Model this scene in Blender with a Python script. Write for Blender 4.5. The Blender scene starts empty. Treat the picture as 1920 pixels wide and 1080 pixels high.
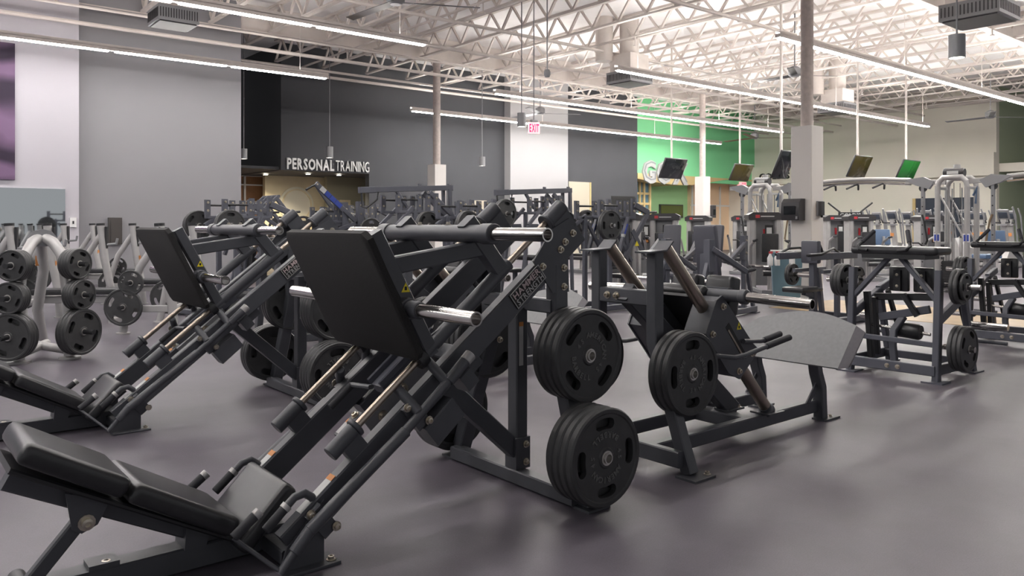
import bpy, bmesh, math, random
from mathutils import Vector, Matrix, Quaternion
random.seed(7)
S = bpy.context.scene
COL = S.collection
# ---------------------------------------------------------------- camera
F, HX, HY, HC = 1470.0, 960.0, 420.0, 1.32        # focal length in pixels, horizon, eye height
YAW = math.atan(1790 / F)
FW = Vector((math.cos(YAW), math.sin(YAW), 0)); RT = Vector((math.sin(YAW), -math.cos(YAW), 0))
cam = bpy.data.cameras.new('camera'); cam_o = bpy.data.objects.new('camera', cam); COL.objects.link(cam_o)
cam_o.location = (0, 0, HC); cam_o.rotation_euler = (math.pi / 2, 0, YAW - math.pi / 2)
cam.sensor_width = 36; cam.sensor_fit = 'HORIZONTAL'; cam.lens = F / 1920 * 36
cam.shift_y = -(540 - HY) / 1920; cam.clip_end = 200
S.camera = cam_o
# ---------------------------------------------------------------- world, exposure
W = bpy.data.worlds.new('world'); S.world = W; W.use_nodes = True
W.node_tree.nodes['Background'].inputs[0].default_value = (0.96, 0.97, 1.0, 1)
W.node_tree.nodes['Background'].inputs[1].default_value = 0.32
S.view_settings.view_transform = 'Standard'; S.view_settings.look = 'None'
S.view_settings.exposure = 0.28; S.view_settings.gamma = 1.0; S.view_settings.use_curve_mapping = False

def ray(x, y): return FW + RT * ((x - HX) / F) + Vector((0, 0, (HY - y) / F))
def at(x, y, axis, v):
    """the point where the sight line through a pixel meets the plane axis = v"""
    d = ray(x, y); i = 'XYZ'.index(axis); t = (v - (0, 0, HC)[i]) / d[i]
    return Vector((0, 0, HC)) + d * t
# ---------------------------------------------------------------- materials
def new_mat(name):
    m = bpy.data.materials.new(name); m.use_nodes = True
    return m, m.node_tree.nodes, m.node_tree.links, m.node_tree.nodes['Principled BSDF']
def mat(name, col, rough=.5, metal=0.0, bump=0.0, bscale=200.0, var=0.0, vscale=6.0, spec=.5, coat=0.0):
    m, N, L, b = new_mat(name)
    b.inputs['Base Color'].default_value = (*col, 1); b.inputs['Roughness'].default_value = rough
    b.inputs['Metallic'].default_value = metal; b.inputs['Specular IOR Level'].default_value = spec
    b.inputs['Coat Weight'].default_value = coat
    tc = N.new('ShaderNodeTexCoord')
    if var:
        n = N.new('ShaderNodeTexNoise'); n.inputs['Scale'].default_value = vscale; n.inputs['Detail'].default_value = 5
        L.new(tc.outputs['Object'], n.inputs['Vector'])
        r = N.new('ShaderNodeMapRange'); r.inputs[1].default_value = .3; r.inputs[2].default_value = .7
        r.inputs[3].default_value = 1 - var; r.inputs[4].default_value = 1 + var
        L.new(n.outputs['Fac'], r.inputs[0])
        mx = N.new('ShaderNodeMix'); mx.data_type = 'RGBA'; mx.blend_type = 'MULTIPLY'; mx.inputs['Factor'].default_value = 1
        mx.inputs[6].default_value = (*col, 1); L.new(r.outputs[0], mx.inputs[7]); L.new(mx.outputs[2], b.inputs['Base Color'])
    if bump:
        n2 = N.new('ShaderNodeTexNoise'); n2.inputs['Scale'].default_value = bscale; n2.inputs['Detail'].default_value = 3
        L.new(tc.outputs['Object'], n2.inputs['Vector'])
        bp = N.new('ShaderNodeBump'); bp.inputs['Strength'].default_value = bump; bp.inputs['Distance'].default_value = .002
        L.new(n2.outputs['Fac'], bp.inputs['Height']); L.new(bp.outputs['Normal'], b.inputs['Normal'])
    return m
def emit(name, col, s):
    m, N, L, b = new_mat(name)
    b.inputs['Base Color'].default_value = (*col, 1); b.inputs['Emission Color'].default_value = (*col, 1)
    b.inputs['Emission Strength'].default_value = s
    return m
FRAME = mat('slate_powder_coat', (.064, .066, .075), .38, 0, .25, 900, .10, 8)
FRAME2 = mat('blue_slate_powder_coat', (.088, .091, .110), .42, 0, .2, 700, .10, 6)
BLACKM = mat('black_powder_coat', (.016, .016, .018), .42, 0, .15, 500)
VINYL = mat('black_vinyl', (.024, .024, .026), .29, 0, .12, 350, .15, 20)
VINYLG = mat('slate_vinyl', (.075, .075, .092), .5, 0, .2, 500)
GRIT = mat('black_grit_rubber', (.019, .018, .018), .75, 0, 1.0, 420, .3, 300, .35)
CHROME = mat('chromed_steel', (.60, .58, .56), .17, 1.0)
RODM = mat('worn_guide_rod', (.42, .36, .30), .30, 1.0, 0, 100, .15, 3)
STEEL = mat('zinc_bolt', (.55, .50, .42), .3, 1.0)
HUBM = mat('hub_steel', (.62, .60, .57), .38, .85)
RUBBER = mat('black_urethane', (.040, .040, .041), .42, 0, .2, 260, .15, 14)
LETM = mat('relief_lit_urethane', (.11, .11, .107), .5)  # light catching the raised letters, put into a lighter plate colour
GRIP = mat('foam_grip', (.035, .035, .04), .8, 0, .3, 600)
SILVER = mat('silver_powder_coat', (.40, .39, .385), .38, .25, .1, 700, .05, 8)
SILVERD = mat('grey_powder_coat', (.24, .24, .25), .42, .2, .1, 700)
PLATFORM = mat('grey_tread_coating', (.20, .20, .205), .62, 0, .5, 700, .06, 40)
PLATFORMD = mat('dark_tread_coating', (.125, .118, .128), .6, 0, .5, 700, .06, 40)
WHITEP = mat('white_joist_paint', (.66, .60, .56), .6, 0, 0, 1, .06, 3)
WHITE = mat('white_plastic', (.75, .74, .73), .45)
DARKP = mat('charcoal_plastic', (.035, .033, .036), .4)
YELLOW = mat('yellow_label', (.80, .66, .02), .5)
PAPER = mat('white_label_paper', (.48, .48, .47), .6)
ORANGE = mat('orange_label', (.55, .22, .06), .6)
BLUE = mat('blue_label', (.03, .06, .32), .5)
RED = mat('red_label', (.45, .03, .04), .5)
BLACK = mat('black_print', (.012, .012, .012), .6)
GLASS = mat('dark_screen', (.012, .014, .016), .08, 0, 0, 1, 0, 1, .6)
BLUEV = mat('blue_upholstery', (.08, .13, .22), .5)
TUBLIGHT = emit('led_tube', (1, .97, .95), 56.0)
TUBLIGHT_R = emit('led_tube_bright', (1, .97, .93), 98.0)
UPLIGHT_R = emit('led_uplight_bright', (1, .97, .92), 76.0)
UPLIGHT = emit('led_uplight', (1, .97, .94), 26.0)
SPOT = emit('lamp_lens', (1, .93, .80), 14.0)
# ---------------------------------------------------------------- mesh builder
ORG = Vector((0, 0, 0))
V = Vector
class MB:
    def __init__(s): s.v = []; s.f = []
    def add(s, vs, fs):
        o = len(s.v); s.v += [V(p) for p in vs]; s.f += [tuple(i + o for i in f) for f in fs]; return s
    def loft(s, rings, closed=False, caps=True):
        n = len(rings[0]); vs = [p for r in rings for p in r]; fs = []
        m = len(rings)
        for i in range(m if closed else m - 1):
            for j in range(n):
                a = i * n + j; b = i * n + (j + 1) % n; k = (i + 1) % m
                fs.append((a, b, k * n + (j + 1) % n, k * n + j))
        if caps and not closed:
            fs.append(tuple(reversed(range(n)))); fs.append(tuple((m - 1) * n + j for j in range(n)))
        return s.add(vs, fs)
    def box(s, x0, x1, y0, y1, z0, z1):
        return s.add([(x, y, z) for x in (x0, x1) for y in (y0, y1) for z in (z0, z1)],
                     [(0, 1, 3, 2), (4, 6, 7, 5), (0, 4, 5, 1), (2, 3, 7, 6), (0, 2, 6, 4), (1, 5, 7, 3)])
    def sect(s, w, h, r, k=2):
        if r <= 0: return [(-w/2, -h/2), (w/2, -h/2), (w/2, h/2), (-w/2, h/2)]
        pts = []
        for cx, cy, a0 in ((w/2-r, -h/2+r, -90), (w/2-r, h/2-r, 0), (-w/2+r, h/2-r, 90), (-w/2+r, -h/2+r, 180)):
            for i in range(k + 1):
                a = math.radians(a0 + 90 * i / k); pts.append((cx + r * math.cos(a), cy + r * math.sin(a)))
        return pts
    def sweep(s, pts, sect, up=(0, 0, 1), closed=False):
        pts = [V(p) for p in pts]; n = len(pts); rings = []; up = V(up)
        for i in range(n):
            a = pts[i] - pts[i-1] if (i > 0 or closed) else pts[1] - pts[0]
            b = pts[(i+1) % n] - pts[i] if (i < n-1 or closed) else pts[-1] - pts[-2]
            a = a.normalized(); b = b.normalized(); d = a + b
            if d.length < 1e-6: d = b
            d.normalize(); k = max(.35, d.dot(b))
            u = up
            if abs(d.dot(u)) > .985: u = V((1, 0, 0)) if abs(d.x) < .9 else V((0, 1, 0))
            side = d.cross(u).normalized(); hh = side.cross(d).normalized()
            bend = (b - a)
            rings.append((pts[i], side, hh, k, bend))
        out = []
        for p, side, hh, k, bend in rings:
            ring = []
            if bend.length > 1e-4:
                bn = bend.normalized()
            for x, y in sect:
                q = side * x + hh * y
                if bend.length > 1e-4: q = q + bn * (q.dot(bn)) * (1 / k - 1)
                ring.append(p + q)
            out.append(ring)
        return s.loft(out, closed)
    def beam(s, p, q, w, h, up=(0, 0, 1), r=.006): return s.sweep([p, q], s.sect(w, h, min(r, w*.45, h*.45), 1), up)
    def path(s, pts, w, h, up=(0, 1, 0), r=.006): return s.sweep(pts, s.sect(w, h, r, 1), up)
    def tube(s, pts, r, n=12, up=(0, 0, 1), closed=False):
        return s.sweep(pts, [(r * math.cos(2*math.pi*i/n), r * math.sin(2*math.pi*i/n)) for i in range(n)], up, closed)
    def prism(s, poly, axis, a, b):
        """poly of two coordinates in the plane normal to axis, extruded from a to b"""
        def mk(p, c): return {'X': (c, p[0], p[1]), 'Y': (p[0], c, p[1]), 'Z': (p[0], p[1], c)}[axis]
        return s.loft([[mk(p, a) for p in poly], [mk(p, b) for p in poly]])
    def lathe(s, prof, c, ax, n=24, closed=False):
        """prof: list of (radius, offset along ax)"""
        ax = V(ax).normalized(); c = V(c)
        u = ax.orthogonal().normalized(); w = ax.cross(u)
        rings = []
        for i in range(n):
            a = 2*math.pi*i/n; d = u*math.cos(a) + w*math.sin(a)
            rings.append([c + ax*o + d*r for r, o in prof])
        m = len(prof); vs = [p for r in rings for p in r]; fs = []
        for i in range(n):
            k = (i+1) % n
            for j in range(m if closed else m-1):
                fs.append((i*m+j, k*m+j, k*m+(j+1) % m, i*m+(j+1) % m))
        if not closed:
            if prof[0][0] > 1e-6: fs.append(tuple(i*m for i in range(n)))
            if prof[-1][0] > 1e-6: fs.append(tuple(reversed([i*m+m-1 for i in range(n)])))
        return s.add(vs, fs)
    def cyl(s, p, q, r, n=16, bev=0.0):
        p = V(p); q = V(q); l = (q-p).length
        pr = [(0, 0), (r, 0), (r, l), (0, l)] if not bev else [(0, 0), (r-bev, 0), (r, bev), (r, l-bev), (r-bev, l), (0, l)]
        return s.lathe(pr, p, q-p, n)
    def pipe_end(s, p, q, r, n=20, wall=.006, deep=.06):
        """a tube with an open bore at q"""
        p = V(p); q = V(q); l = (q-p).length
        return s.lathe([(0, 0), (r, 0), (r, l), (r-wall, l), (r-wall, l-deep), (0, l-deep)], p, q-p, n)
    def mesh(s, name):
        me = bpy.data.meshes.new(name); me.from_pydata([p - ORG for p in s.v], [], s.f)
        bm = bmesh.new(); bm.from_mesh(me); bmesh.ops.remove_doubles(bm, verts=bm.verts, dist=1e-6)
        bmesh.ops.recalc_face_normals(bm, faces=bm.faces); bm.to_mesh(me); bm.free()
        me.polygons.foreach_set('use_smooth', [True] * len(me.polygons)); me.set_sharp_from_angle(angle=math.radians(35))
        return me
def link(name, me, material, parent=None):
    o = bpy.data.objects.new(name, me); COL.objects.link(o)
    if me is not None and material is not None and not me.materials: me.materials.append(material)
    if parent: o.parent = parent
    return o
def ops_mesh(ops, name):
    mb = MB()
    for op in ops: getattr(mb, op[0])(*op[1:])
    return mb.mesh(name)
def part(parent, name, material, *ops, label=None):
    o = link(name, ops_mesh(ops, name), material, parent)
    if label: o['label'] = label
    return o
def set_org(x, y, z=0):
    global ORG
    ORG = V((x, y, z))
def tag(o, label, cat, group=None):
    o['label'] = label; o['category'] = cat
    if group: o['group'] = group
    return o
def thing(name, label, cat, loc, group=None):
    """an Empty at the base of a thing; parts written in world coordinates hang from it"""
    set_org(*loc)
    o = bpy.data.objects.new(name, None); COL.objects.link(o); o.location = ORG; o.empty_display_size = .1
    return tag(o, label, cat, group)
def solo(name, label, cat, loc, material, *ops, group=None):
    set_org(*loc)
    o = part(None, name, material, *ops); o.location = ORG
    return tag(o, label, cat, group)
def struct(name, material, *ops):
    set_org(0, 0, 0)
    o = part(None, name, material, *ops); o['kind'] = 'structure'
    return o
KIDS = {}
def kids(o): return [c for c in COL.objects if c.parent == o]
def copy_tree(o, parent=None, table=None):
    if table is None:
        table = {}
        for c in COL.objects:
            if c.parent: table.setdefault(c.parent.name, []).append(c)
    c = o.copy(); COL.objects.link(c); c.parent = parent
    for ch in table.get(o.name, []): copy_tree(ch, c, table)
    return c
def again(o, label, loc, rotz=0.0, group=None):
    c = copy_tree(o); c['label'] = label; c.location = loc; c.rotation_euler = (0, 0, rotz)
    if group: c['group'] = group
    return c
# bevelled pads
PADS = {}
def pad(parent, name, material, c, size, ux=(1, 0, 0), uy=(0, 1, 0), bev=.02, seg=3):
    key = (name, tuple(round(a, 3) for a in size), bev, material.name)
    if key not in PADS:
        bm = bmesh.new(); bmesh.ops.create_cube(bm, size=1)
        for v in bm.verts: v.co = V((v.co.x*size[0], v.co.y*size[1], v.co.z*size[2]))
        bmesh.ops.bevel(bm, geom=list(bm.edges), offset=bev, segments=seg, profile=.6, affect='EDGES')
        me = bpy.data.meshes.new(name); bm.to_mesh(me); bm.free()
        me.polygons.foreach_set('use_smooth', [True] * len(me.polygons)); me.set_sharp_from_angle(angle=math.radians(50))
        me.materials.append(material); PADS[key] = me
    o = link(name, PADS[key], None, parent)
    x = V(ux).normalized(); z = x.cross(V(uy)).normalized(); y = z.cross(x)
    M = Matrix((x, y, z)).transposed().to_4x4(); M.translation = V(c) - (ORG if parent else V((0, 0, 0)))
    o.matrix_local = M
    return o
BOLT = None
def bolt(parent, p, nrm=(0, -1, 0), s=1.0):
    """a socket head bolt with its washer"""
    global BOLT, ORG
    if BOLT is None:
        k = ORG; ORG = V((0, 0, 0))
        BOLT = ops_mesh([('lathe', [(0, 0), (.019, 0), (.019, .003), (.0125, .003), (.0125, .015), (.0065, .016), (.0065, .009), (0, .009)], (0, 0, 0), (0, 0, 1), 12)], 'bolt')
        BOLT.materials.append(STEEL); ORG = k
    o = link('bolt', BOLT, None, parent)
    o.location = V(p) - ORG; o.rotation_mode = 'QUATERNION'; o.rotation_quaternion = V((0, 0, 1)).rotation_difference(V(nrm)); o.scale = (s, s, s)
    return o
def text_mesh(txt, size, extrude, bold=0.0, space=1.0, align='LEFT'):
    cu = bpy.data.curves.new('lettering', 'FONT'); cu.body = txt; cu.size = size; cu.extrude = extrude; cu.offset = bold
    cu.space_character = space; cu.align_x = align; cu.resolution_u = 2
    o = bpy.data.objects.new('lettering', cu); COL.objects.link(o)
    bpy.context.view_layer.update()
    me = bpy.data.meshes.new_from_object(o.evaluated_get(bpy.context.evaluated_depsgraph_get()))
    bpy.data.objects.remove(o); bpy.data.curves.remove(cu)
    me.name = 'lettering'; me.materials.clear()
    return me
def text(parent, name, txt, size, material, o, ux, uy, extrude=.002, bold=0.0, space=1.0, align='LEFT'):
    me = text_mesh(txt, size, extrude, bold, space, align)
    ob = link(name, me, material, parent)
    x = V(ux).normalized(); z = x.cross(V(uy)).normalized(); y = z.cross(x)
    M = Matrix((x, y, z)).transposed().to_4x4(); M.translation = V(o) - (ORG if parent else V((0, 0, 0))); ob.matrix_local = M
    return ob

def letters(parent, txt, o, ux, uy, width, height, material, extrude=.02, bold=0.0, gap=.12):
    """raised sign letters, each an object of its own, fitted to a width and a cap height"""
    ms = [text_mesh(c, 1.0, .5, bold) if c != ' ' else None for c in txt]; pos = []; x = 0
    for m in ms:
        if m is None: x += .35; pos.append(0); continue
        xs = [v.co.x for v in m.vertices]; pos.append(x - min(xs)); x += max(xs) - min(xs) + gap
    ref = text_mesh('H', 1.0, .5, bold); cap = max(v.co.y for v in ref.vertices); k = width / (x - gap)
    X = V(ux).normalized(); Z = X.cross(V(uy)).normalized(); Y = Z.cross(X); out = []
    for m, p, c in zip(ms, pos, txt):
        if m is None: continue
        for v in m.vertices: v.co = V(((v.co.x + p) * k, v.co.y * height / cap, v.co.z * 2 * extrude))
        ob = link('letter', m, material, parent); M = Matrix((X, Y, Z)).transposed().to_4x4(); M.translation = V(o) - ORG; ob.matrix_local = M; out.append(ob)
    return out
# ================================================================ the setting
YB, XR, ZD = 22.5, 34.1, 6.75
def floor_mat():
    m, N, L, b = new_mat('rubber_floor')
    tc = N.new('ShaderNodeTexCoord')
    n1 = N.new('ShaderNodeTexNoise'); n1.inputs['Scale'].default_value = .9; n1.inputs['Detail'].default_value = 6; n1.inputs['Roughness'].default_value = .62
    n2 = N.new('ShaderNodeTexNoise'); n2.inputs['Scale'].default_value = 160; n2.inputs['Detail'].default_value = 2
    n3 = N.new('ShaderNodeTexNoise'); n3.inputs['Scale'].default_value = 2.6; n3.inputs['Detail'].default_value = 8; n3.inputs['Roughness'].default_value = .7
    for n in (n1, n2, n3): L.new(tc.outputs['Object'], n.inputs['Vector'])
    r1 = N.new('ShaderNodeValToRGB'); r1.color_ramp.elements[0].position = .34; r1.color_ramp.elements[1].position = .66
    r1.color_ramp.elements[0].color = (.082, .071, .088, 1); r1.color_ramp.elements[1].color = (.118, .105, .124, 1)
    L.new(n1.outputs['Fac'], r1.inputs[0])
    m2 = N.new('ShaderNodeMix'); m2.data_type = 'RGBA'; m2.blend_type = 'OVERLAY'; m2.inputs['Factor'].default_value = .45
    L.new(r1.outputs[0], m2.inputs[6]); L.new(n3.outputs['Fac'], m2.inputs[7])
    m3 = N.new('ShaderNodeMix'); m3.data_type = 'RGBA'; m3.blend_type = 'OVERLAY'; m3.inputs['Factor'].default_value = .3
    L.new(m2.outputs[2], m3.inputs[6]); L.new(n2.outputs['Fac'], m3.inputs[7]); L.new(m3.outputs[2], b.inputs['Base Color'])
    rr = N.new('ShaderNodeMapRange'); rr.inputs[3].default_value = .34; rr.inputs[4].default_value = .52
    L.new(n3.outputs['Fac'], rr.inputs[0]); L.new(rr.outputs[0], b.inputs['Roughness'])
    bp = N.new('ShaderNodeBump'); bp.inputs['Strength'].default_value = .25; bp.inputs['Distance'].default_value = .002
    L.new(n2.outputs['Fac'], bp.inputs['Height']); L.new(bp.outputs['Normal'], b.inputs['Normal'])
    return m
FLOORM = floor_mat()
WALLW = mat('white_wall_paint', (.46, .44, .475), .8, 0, .1, 60, .03, .8)
WALLG = mat('grey_wall_paint', (.255, .248, .262), .8, 0, .1, 60, .03, .8)
WALLD = mat('charcoal_wall_paint', (.055, .057, .064), .8, 0, .1, 60, .05, .8)
WALLC = mat('cream_wall_paint', (.80, .76, .67), .8, 0, .1, 60, .03, .8)
WALLO = mat('olive_wall_paint', (.34, .32, .23), .8)
BROWN = mat('brown_panel', (.30, .15, .07), .55, 0, 0, 1, .2, 3)
CREAM = mat('cream_panel', (.74, .64, .43), .6, 0, 0, 1, .05, 3)
GREEN = mat('green_wall_paint', (.20, .60, .29), .8)
LIME = mat('lime_wall_paint', (.42, .72, .36), .8)
GREYGREEN = mat('grey_green_wall_paint', (.40, .46, .32), .8)
TAN = mat('tan_soffit', (.55, .42, .20), .7)
PEACH = mat('peach_panel', (.86, .64, .44), .6)  # warm glow of the windows put into plain colour, no emission
DECK = mat('white_deck', (.84, .82, .81), .7, 0, 0, 1, .05, 2)
WOOD = mat('light_wood_floor', (.42, .29, .14), .35, 0, 0, 1, .15, 5)
WINBLUE = mat('blue_grey_glass', (.10, .20, .26), .15)
NAVY = mat('dark_window_glass', (.045, .055, .075), .15)

struct('floor', FLOORM, ('box', -9, 46, -8, 30, -.12, 0))
struct('floor_wood', WOOD, ('box', 11.0, 13.0, 1.0, 7.0, -.02, .004))
# ---- ceiling: deck, girders, joists with their webs, sprinkler pipes
ceiling = struct('ceiling', DECK, ('box', -9, 46, -8, 30, ZD, ZD + .15))
JB = 6.12
def joist():
    mb = MB(); n = 27; y0, y1 = -1.0, 22.3; st = (y1 - y0) / n
    for i in range(n):
        a = y0 + i * st
        mb.beam((0, a, JB + .03), (0, a + st / 2, ZD - .05), .06, .045, r=0)
        mb.beam((0, a + st / 2, ZD - .05), (0, a + st, JB + .03), .06, .045, r=0)
    web = mb.mesh('web'); web.materials.append(WHITEP)
    low = MB().beam((0, y0, JB), (0, y1, JB), .11, .05, r=0).mesh('bottom_chord'); low.materials.append(WHITEP)
    top = MB().beam((0, y0, ZD - .03), (0, y1, ZD - .03), .12, .06, r=0).mesh('top_chord'); top.materials.append(WHITEP)
    return low, top, web
set_org(0, 0, 0)
lowm, topm, webm = joist()
x = -4.2
while x < XR - .3:
    j = link('roof_joist', lowm, None, ceiling); j.location = (x, 0, 0)
    link('top_chord', topm, None, j); link('web', webm, None, j)
    x += 1.5
for yy in (7.46, 19.1):                                             # I-beam girders on the column lines
    part(ceiling, 'girder', WHITEP, ('box', -8.5, XR - .1, yy - .012, yy + .012, JB - .02, ZD), ('box', -8.5, XR - .1, yy - .11, yy + .11, JB - .05, JB - .02))
for yy, zz, r in ((5.0, 5.86, .035), (10.0, 5.75, .045), (14.3, 5.82, .04), (15.4, 5.5, .045), (17.9, 5.75, .03), (18.3, 5.5, .045), (20.3, 5.6, .035), (21.6, 5.7, .045)):
    part(ceiling, 'sprinkler_pipe', WHITEP, ('tube', [(-8, yy, zz), (XR - .2, yy, zz)], r, 8))
for xx in (3.0, 9.9, 14.6, 20.2, 26.0, 31.0):
    part(ceiling, 'branch_pipe', WHITEP, ('tube', [(xx, -1, 5.95), (xx, 21.8, 5.95)], .03, 8))
    for yy in range(1, 22, 3):
        part(ceiling, 'sprinkler_head', WHITEP, ('cyl', (xx, yy, 5.95), (xx, yy, 5.72), .015, 6), ('cyl', (xx, yy, 5.72), (xx, yy, 5.70), .05, 8))
# ---- walls
X1 = at(148, 400, 'Y', 18.6).x; X2 = at(452, 400, 'Y', 19.0).x; X3 = at(527, 320, 'Y', YB).x
X4 = at(692, 326, 'Y', YB).x; X5 = at(957, 300, 'Y', YB - .35).x; X6 = at(1065, 300, 'Y', YB - .35).x; X7 = at(1195, 300, 'Y', YB).x
wl = struct('wall_left', WALLW, ('box', -9, X1, 18.6, 19.2, 0, ZD))
struct('wall_left_grey', WALLG, ('box', X1, X2, 19.0, 19.25, 0, ZD), ('box', X2 - .25, X2, 19.25, 28, 0, ZD))
SZ = 2.94
struct('wall_back_dark', WALLD, ('box', X3, X4, YB, YB + .15, SZ, ZD), ('box', X3, X3 + .15, YB + .15, 28, SZ, ZD), ('box', X4, X7, YB, YB + .25, 0, ZD))
struct('ceiling_nook', WALLD, ('box', X2, X4, YB + .16, 28, SZ + .02, SZ + .1), ('box', X4, X4 + 3, YB + .26, 28, SZ + .02, SZ + .1))
struct('wall_nook_cream', CREAM, ('box', at(497, 400, 'Y', 25.6).x, at(613, 400, 'Y', 25.6).x, 25.6, 25.8, 0, SZ + .02))
struct('wall_nook_olive', WALLO, ('box', at(613, 400, 'Y', 25.0).x, X4 + 2.2, 25.0, 25.2, 0, SZ + .02))
w1 = struct('window_1', BROWN, ('box', X2, at(499, 400, 'Y', 26.4).x, 26.4, 26.6, 0, SZ + .02))
xa, xb = at(458, 400, 'Y', 26.4).x, at(494, 400, 'Y', 26.4).x
for xx in (xa, xb): part(w1, 'window_frame', WHITE, ('box', xx - .03, xx + .03, 26.33, 26.4, 0, SZ))
for yy in (330, 347, 378, 410):
    z = at(475, yy, 'Y', 26.4).z
    part(w1, 'glazing_bar', WHITE, ('box', X2, xb, 26.35, 26.4, z - .025, z + .025))
struct('wall_pilaster', mat('pilaster_paint', (.36, .355, .36), .8), ('box', X5, X6, YB - .35, YB, 0, ZD))
# doorways cut as lit or dark panels set into the dark wall
DOORC = mat('cream_door_paint', (.46, .42, .33), .7)
d1 = struct('door_1', DOORC, ('box', at(1066, 400, 'Y', YB).x, at(1105, 400, 'Y', YB).x, YB - .02, YB + .1, 0, at(1085, 341, 'Y', YB).z))
xx = at(1105, 400, 'Y', YB).x
part(d1, 'door_frame', TAN, ('box', xx, xx + .06, YB - .05, YB, 0, at(1085, 341, 'Y', YB).z))
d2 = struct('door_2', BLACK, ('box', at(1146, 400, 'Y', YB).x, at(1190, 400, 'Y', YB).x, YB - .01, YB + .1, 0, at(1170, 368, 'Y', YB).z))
d3 = struct('door_3', DOORC, ('box', at(886, 400, 'Y', YB).x, at(912, 400, 'Y', YB).x, YB - .02, YB + .1, 0, at(900, 376, 'Y', YB).z))
d4 = struct('door_4', CREAM, ('box', at(636, 400, 'Y', 25).x, at(656, 400, 'Y', 25).x, 24.95, 25.0, 0, at(645, 375, 'Y', 25).z))
# green corner
GZ = at(1240, 340, 'Y', YB).z
struct('wall_green', GREEN, ('box', X7, XR, YB, YB + .2, GZ + .05, ZD))
struct('wall_lime', LIME, ('box', X7 - .3, at(1293, 400, 'Y', 24.2).x, 24.2, 24.4, 0, GZ + .4))
wave = []
nw = 24
for i in range(nw + 1):
    t = i / nw; wave.append((X7 + (XR - X7) * t, GZ + .06 - .35 * math.sin(t * 5.2 + .4) * (t ** .6) - .1 * t))
struct('trim_1', TAN, ('prism', wave + [(XR, GZ + .3), (X7, GZ + .3)], 'Y', YB - .03, YB + 1.7))
w2 = struct('window_2', PEACH, ('box', at(1295, 400, 'Y', 24.0).x, XR, 24.0, 24.2, 0, GZ + .4))
for px in (1297, 1349, 1382, 1398, 1408):
    xx = at(px, 400, 'Y', 24.0).x
    part(w2, 'mullion', WHITE, ('box', xx - .04, xx + .04, 23.94, 24.0, 0, GZ))
z = at(1350, 386, 'Y', 24.0).z
part(w2, 'transom', WHITE, ('box', at(1295, 400, 'Y', 24.0).x, XR, 23.95, 24.0, z - .04, z + .04))
w3 = struct('window_3', WINBLUE, ('box', X7 + .02, at(1219, 400, 'Y', 23.2).x, 23.2, 23.3, 0, GZ + .1))
for px in (1198, 1206, 1217):
    xx = at(px, 400, 'Y', 23.2).x
    part(w3, 'mullion', TAN, ('box', xx - .05, xx + .05, 23.12, 23.2, 0, GZ))
for py in (363, 382):
    z = at(1206, py, 'Y', 23.2).z
    part(w3, 'transom', TAN, ('box', X7 + .02, at(1219, 400, 'Y', 23.2).x, 23.14, 23.2, z - .05, z + .05))
# cream right wall with its ledge, and the grey green return
YR = XR / ray(1868, 300).x * ray(1868, 300).y
struct('wall_right', WALLC, ('box', XR, XR + .3, YR, YB + 2, 0, ZD))
LZ = at(1543, 342, 'X', XR - .25).z
struct('trim_2', WALLC, ('box', XR - .25, XR, YR, YB, LZ, at(1543, 336, 'X', XR - .25).z + .75))
struct('wall_right_return', GREYGREEN, ('box', XR + .3, 46, YR, YR + .2, 0, ZD))
struct('wall_right_far', GREYGREEN, ('box', 45, 45.2, -8, YR, 0, ZD))
struct('trim_3', WALLC, ('box', XR + .3, 42, YR - 1.6, YR, at(1870, 322, 'Y', YR).z, at(1870, 306, 'Y', YR).z))
pz = at(1415, 237, 'X', XR - .2).z
struct('trim_4', WHITEP, ('tube', [(XR - .2, YB, pz + .1), (XR - .2, YR - 3, pz)], .11, 10))
w4 = struct('window_4', NAVY, ('box', XR - .05, XR, at(1836, 400, 'X', XR).y, at(1718, 400, 'X', XR).y, 0, at(1770, 371, 'X', XR).z))
yy = at(1718, 400, 'X', XR).y
part(w4, 'window_frame', TAN, ('box', XR - .09, XR - .02, yy, yy + .12, 0, at(1770, 371, 'X', XR).z))
# mirror, poster, wall panel on the white and grey walls
mz = at(60, 353, 'Y', 18.58).z
mir = solo('wall_mirror', 'wide frameless mirror on the white wall behind the plate racks', 'mirror', (0.2, 18.56, 0), mat('mirror_glass', (.72, .76, .77), .03, 1.0),
           ('box', -6, at(122, 353, 'Y', 18.58).x, 18.56, 18.6, .35, mz))
def poster_mat():
    m, N, L, b = new_mat('purple_print')
    tc = N.new('ShaderNodeTexCoord'); n = N.new('ShaderNodeTexNoise'); n.inputs['Scale'].default_value = 1.1; n.inputs['Detail'].default_value = 3
    w = N.new('ShaderNodeTexWave'); w.inputs['Scale'].default_value = .35; w.inputs['Distortion'].default_value = 9; w.bands_direction = 'Z'
    L.new(tc.outputs['Object'], n.inputs['Vector']); L.new(tc.outputs['Object'], w.inputs['Vector'])
    a = N.new('ShaderNodeMath'); a.operation = 'MULTIPLY'; L.new(n.outputs['Fac'], a.inputs[0]); L.new(w.outputs['Fac'], a.inputs[1])
    r = N.new('ShaderNodeValToRGB'); r.color_ramp.elements[0].color = (.018, .008, .026, 1); r.color_ramp.elements[1].color = (.17, .10, .185, 1)
    r.color_ramp.elements[0].position = .05; r.color_ramp.elements[1].position = .5
    L.new(a.outputs[0], r.inputs[0]); L.new(r.outputs[0], b.inputs['Base Color']); b.inputs['Roughness'].default_value = .7
    return m
solo('wall_banner', 'tall purple photo banner hung high on the white wall', 'banner', (-1, 18.56, 2), poster_mat(),
     ('box', -7, at(28, 200, 'Y', 18.56).x, 18.55, 18.6, at(14, 337, 'Y', 18.56).z, at(14, 80, 'Y', 18.56).z))
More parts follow.
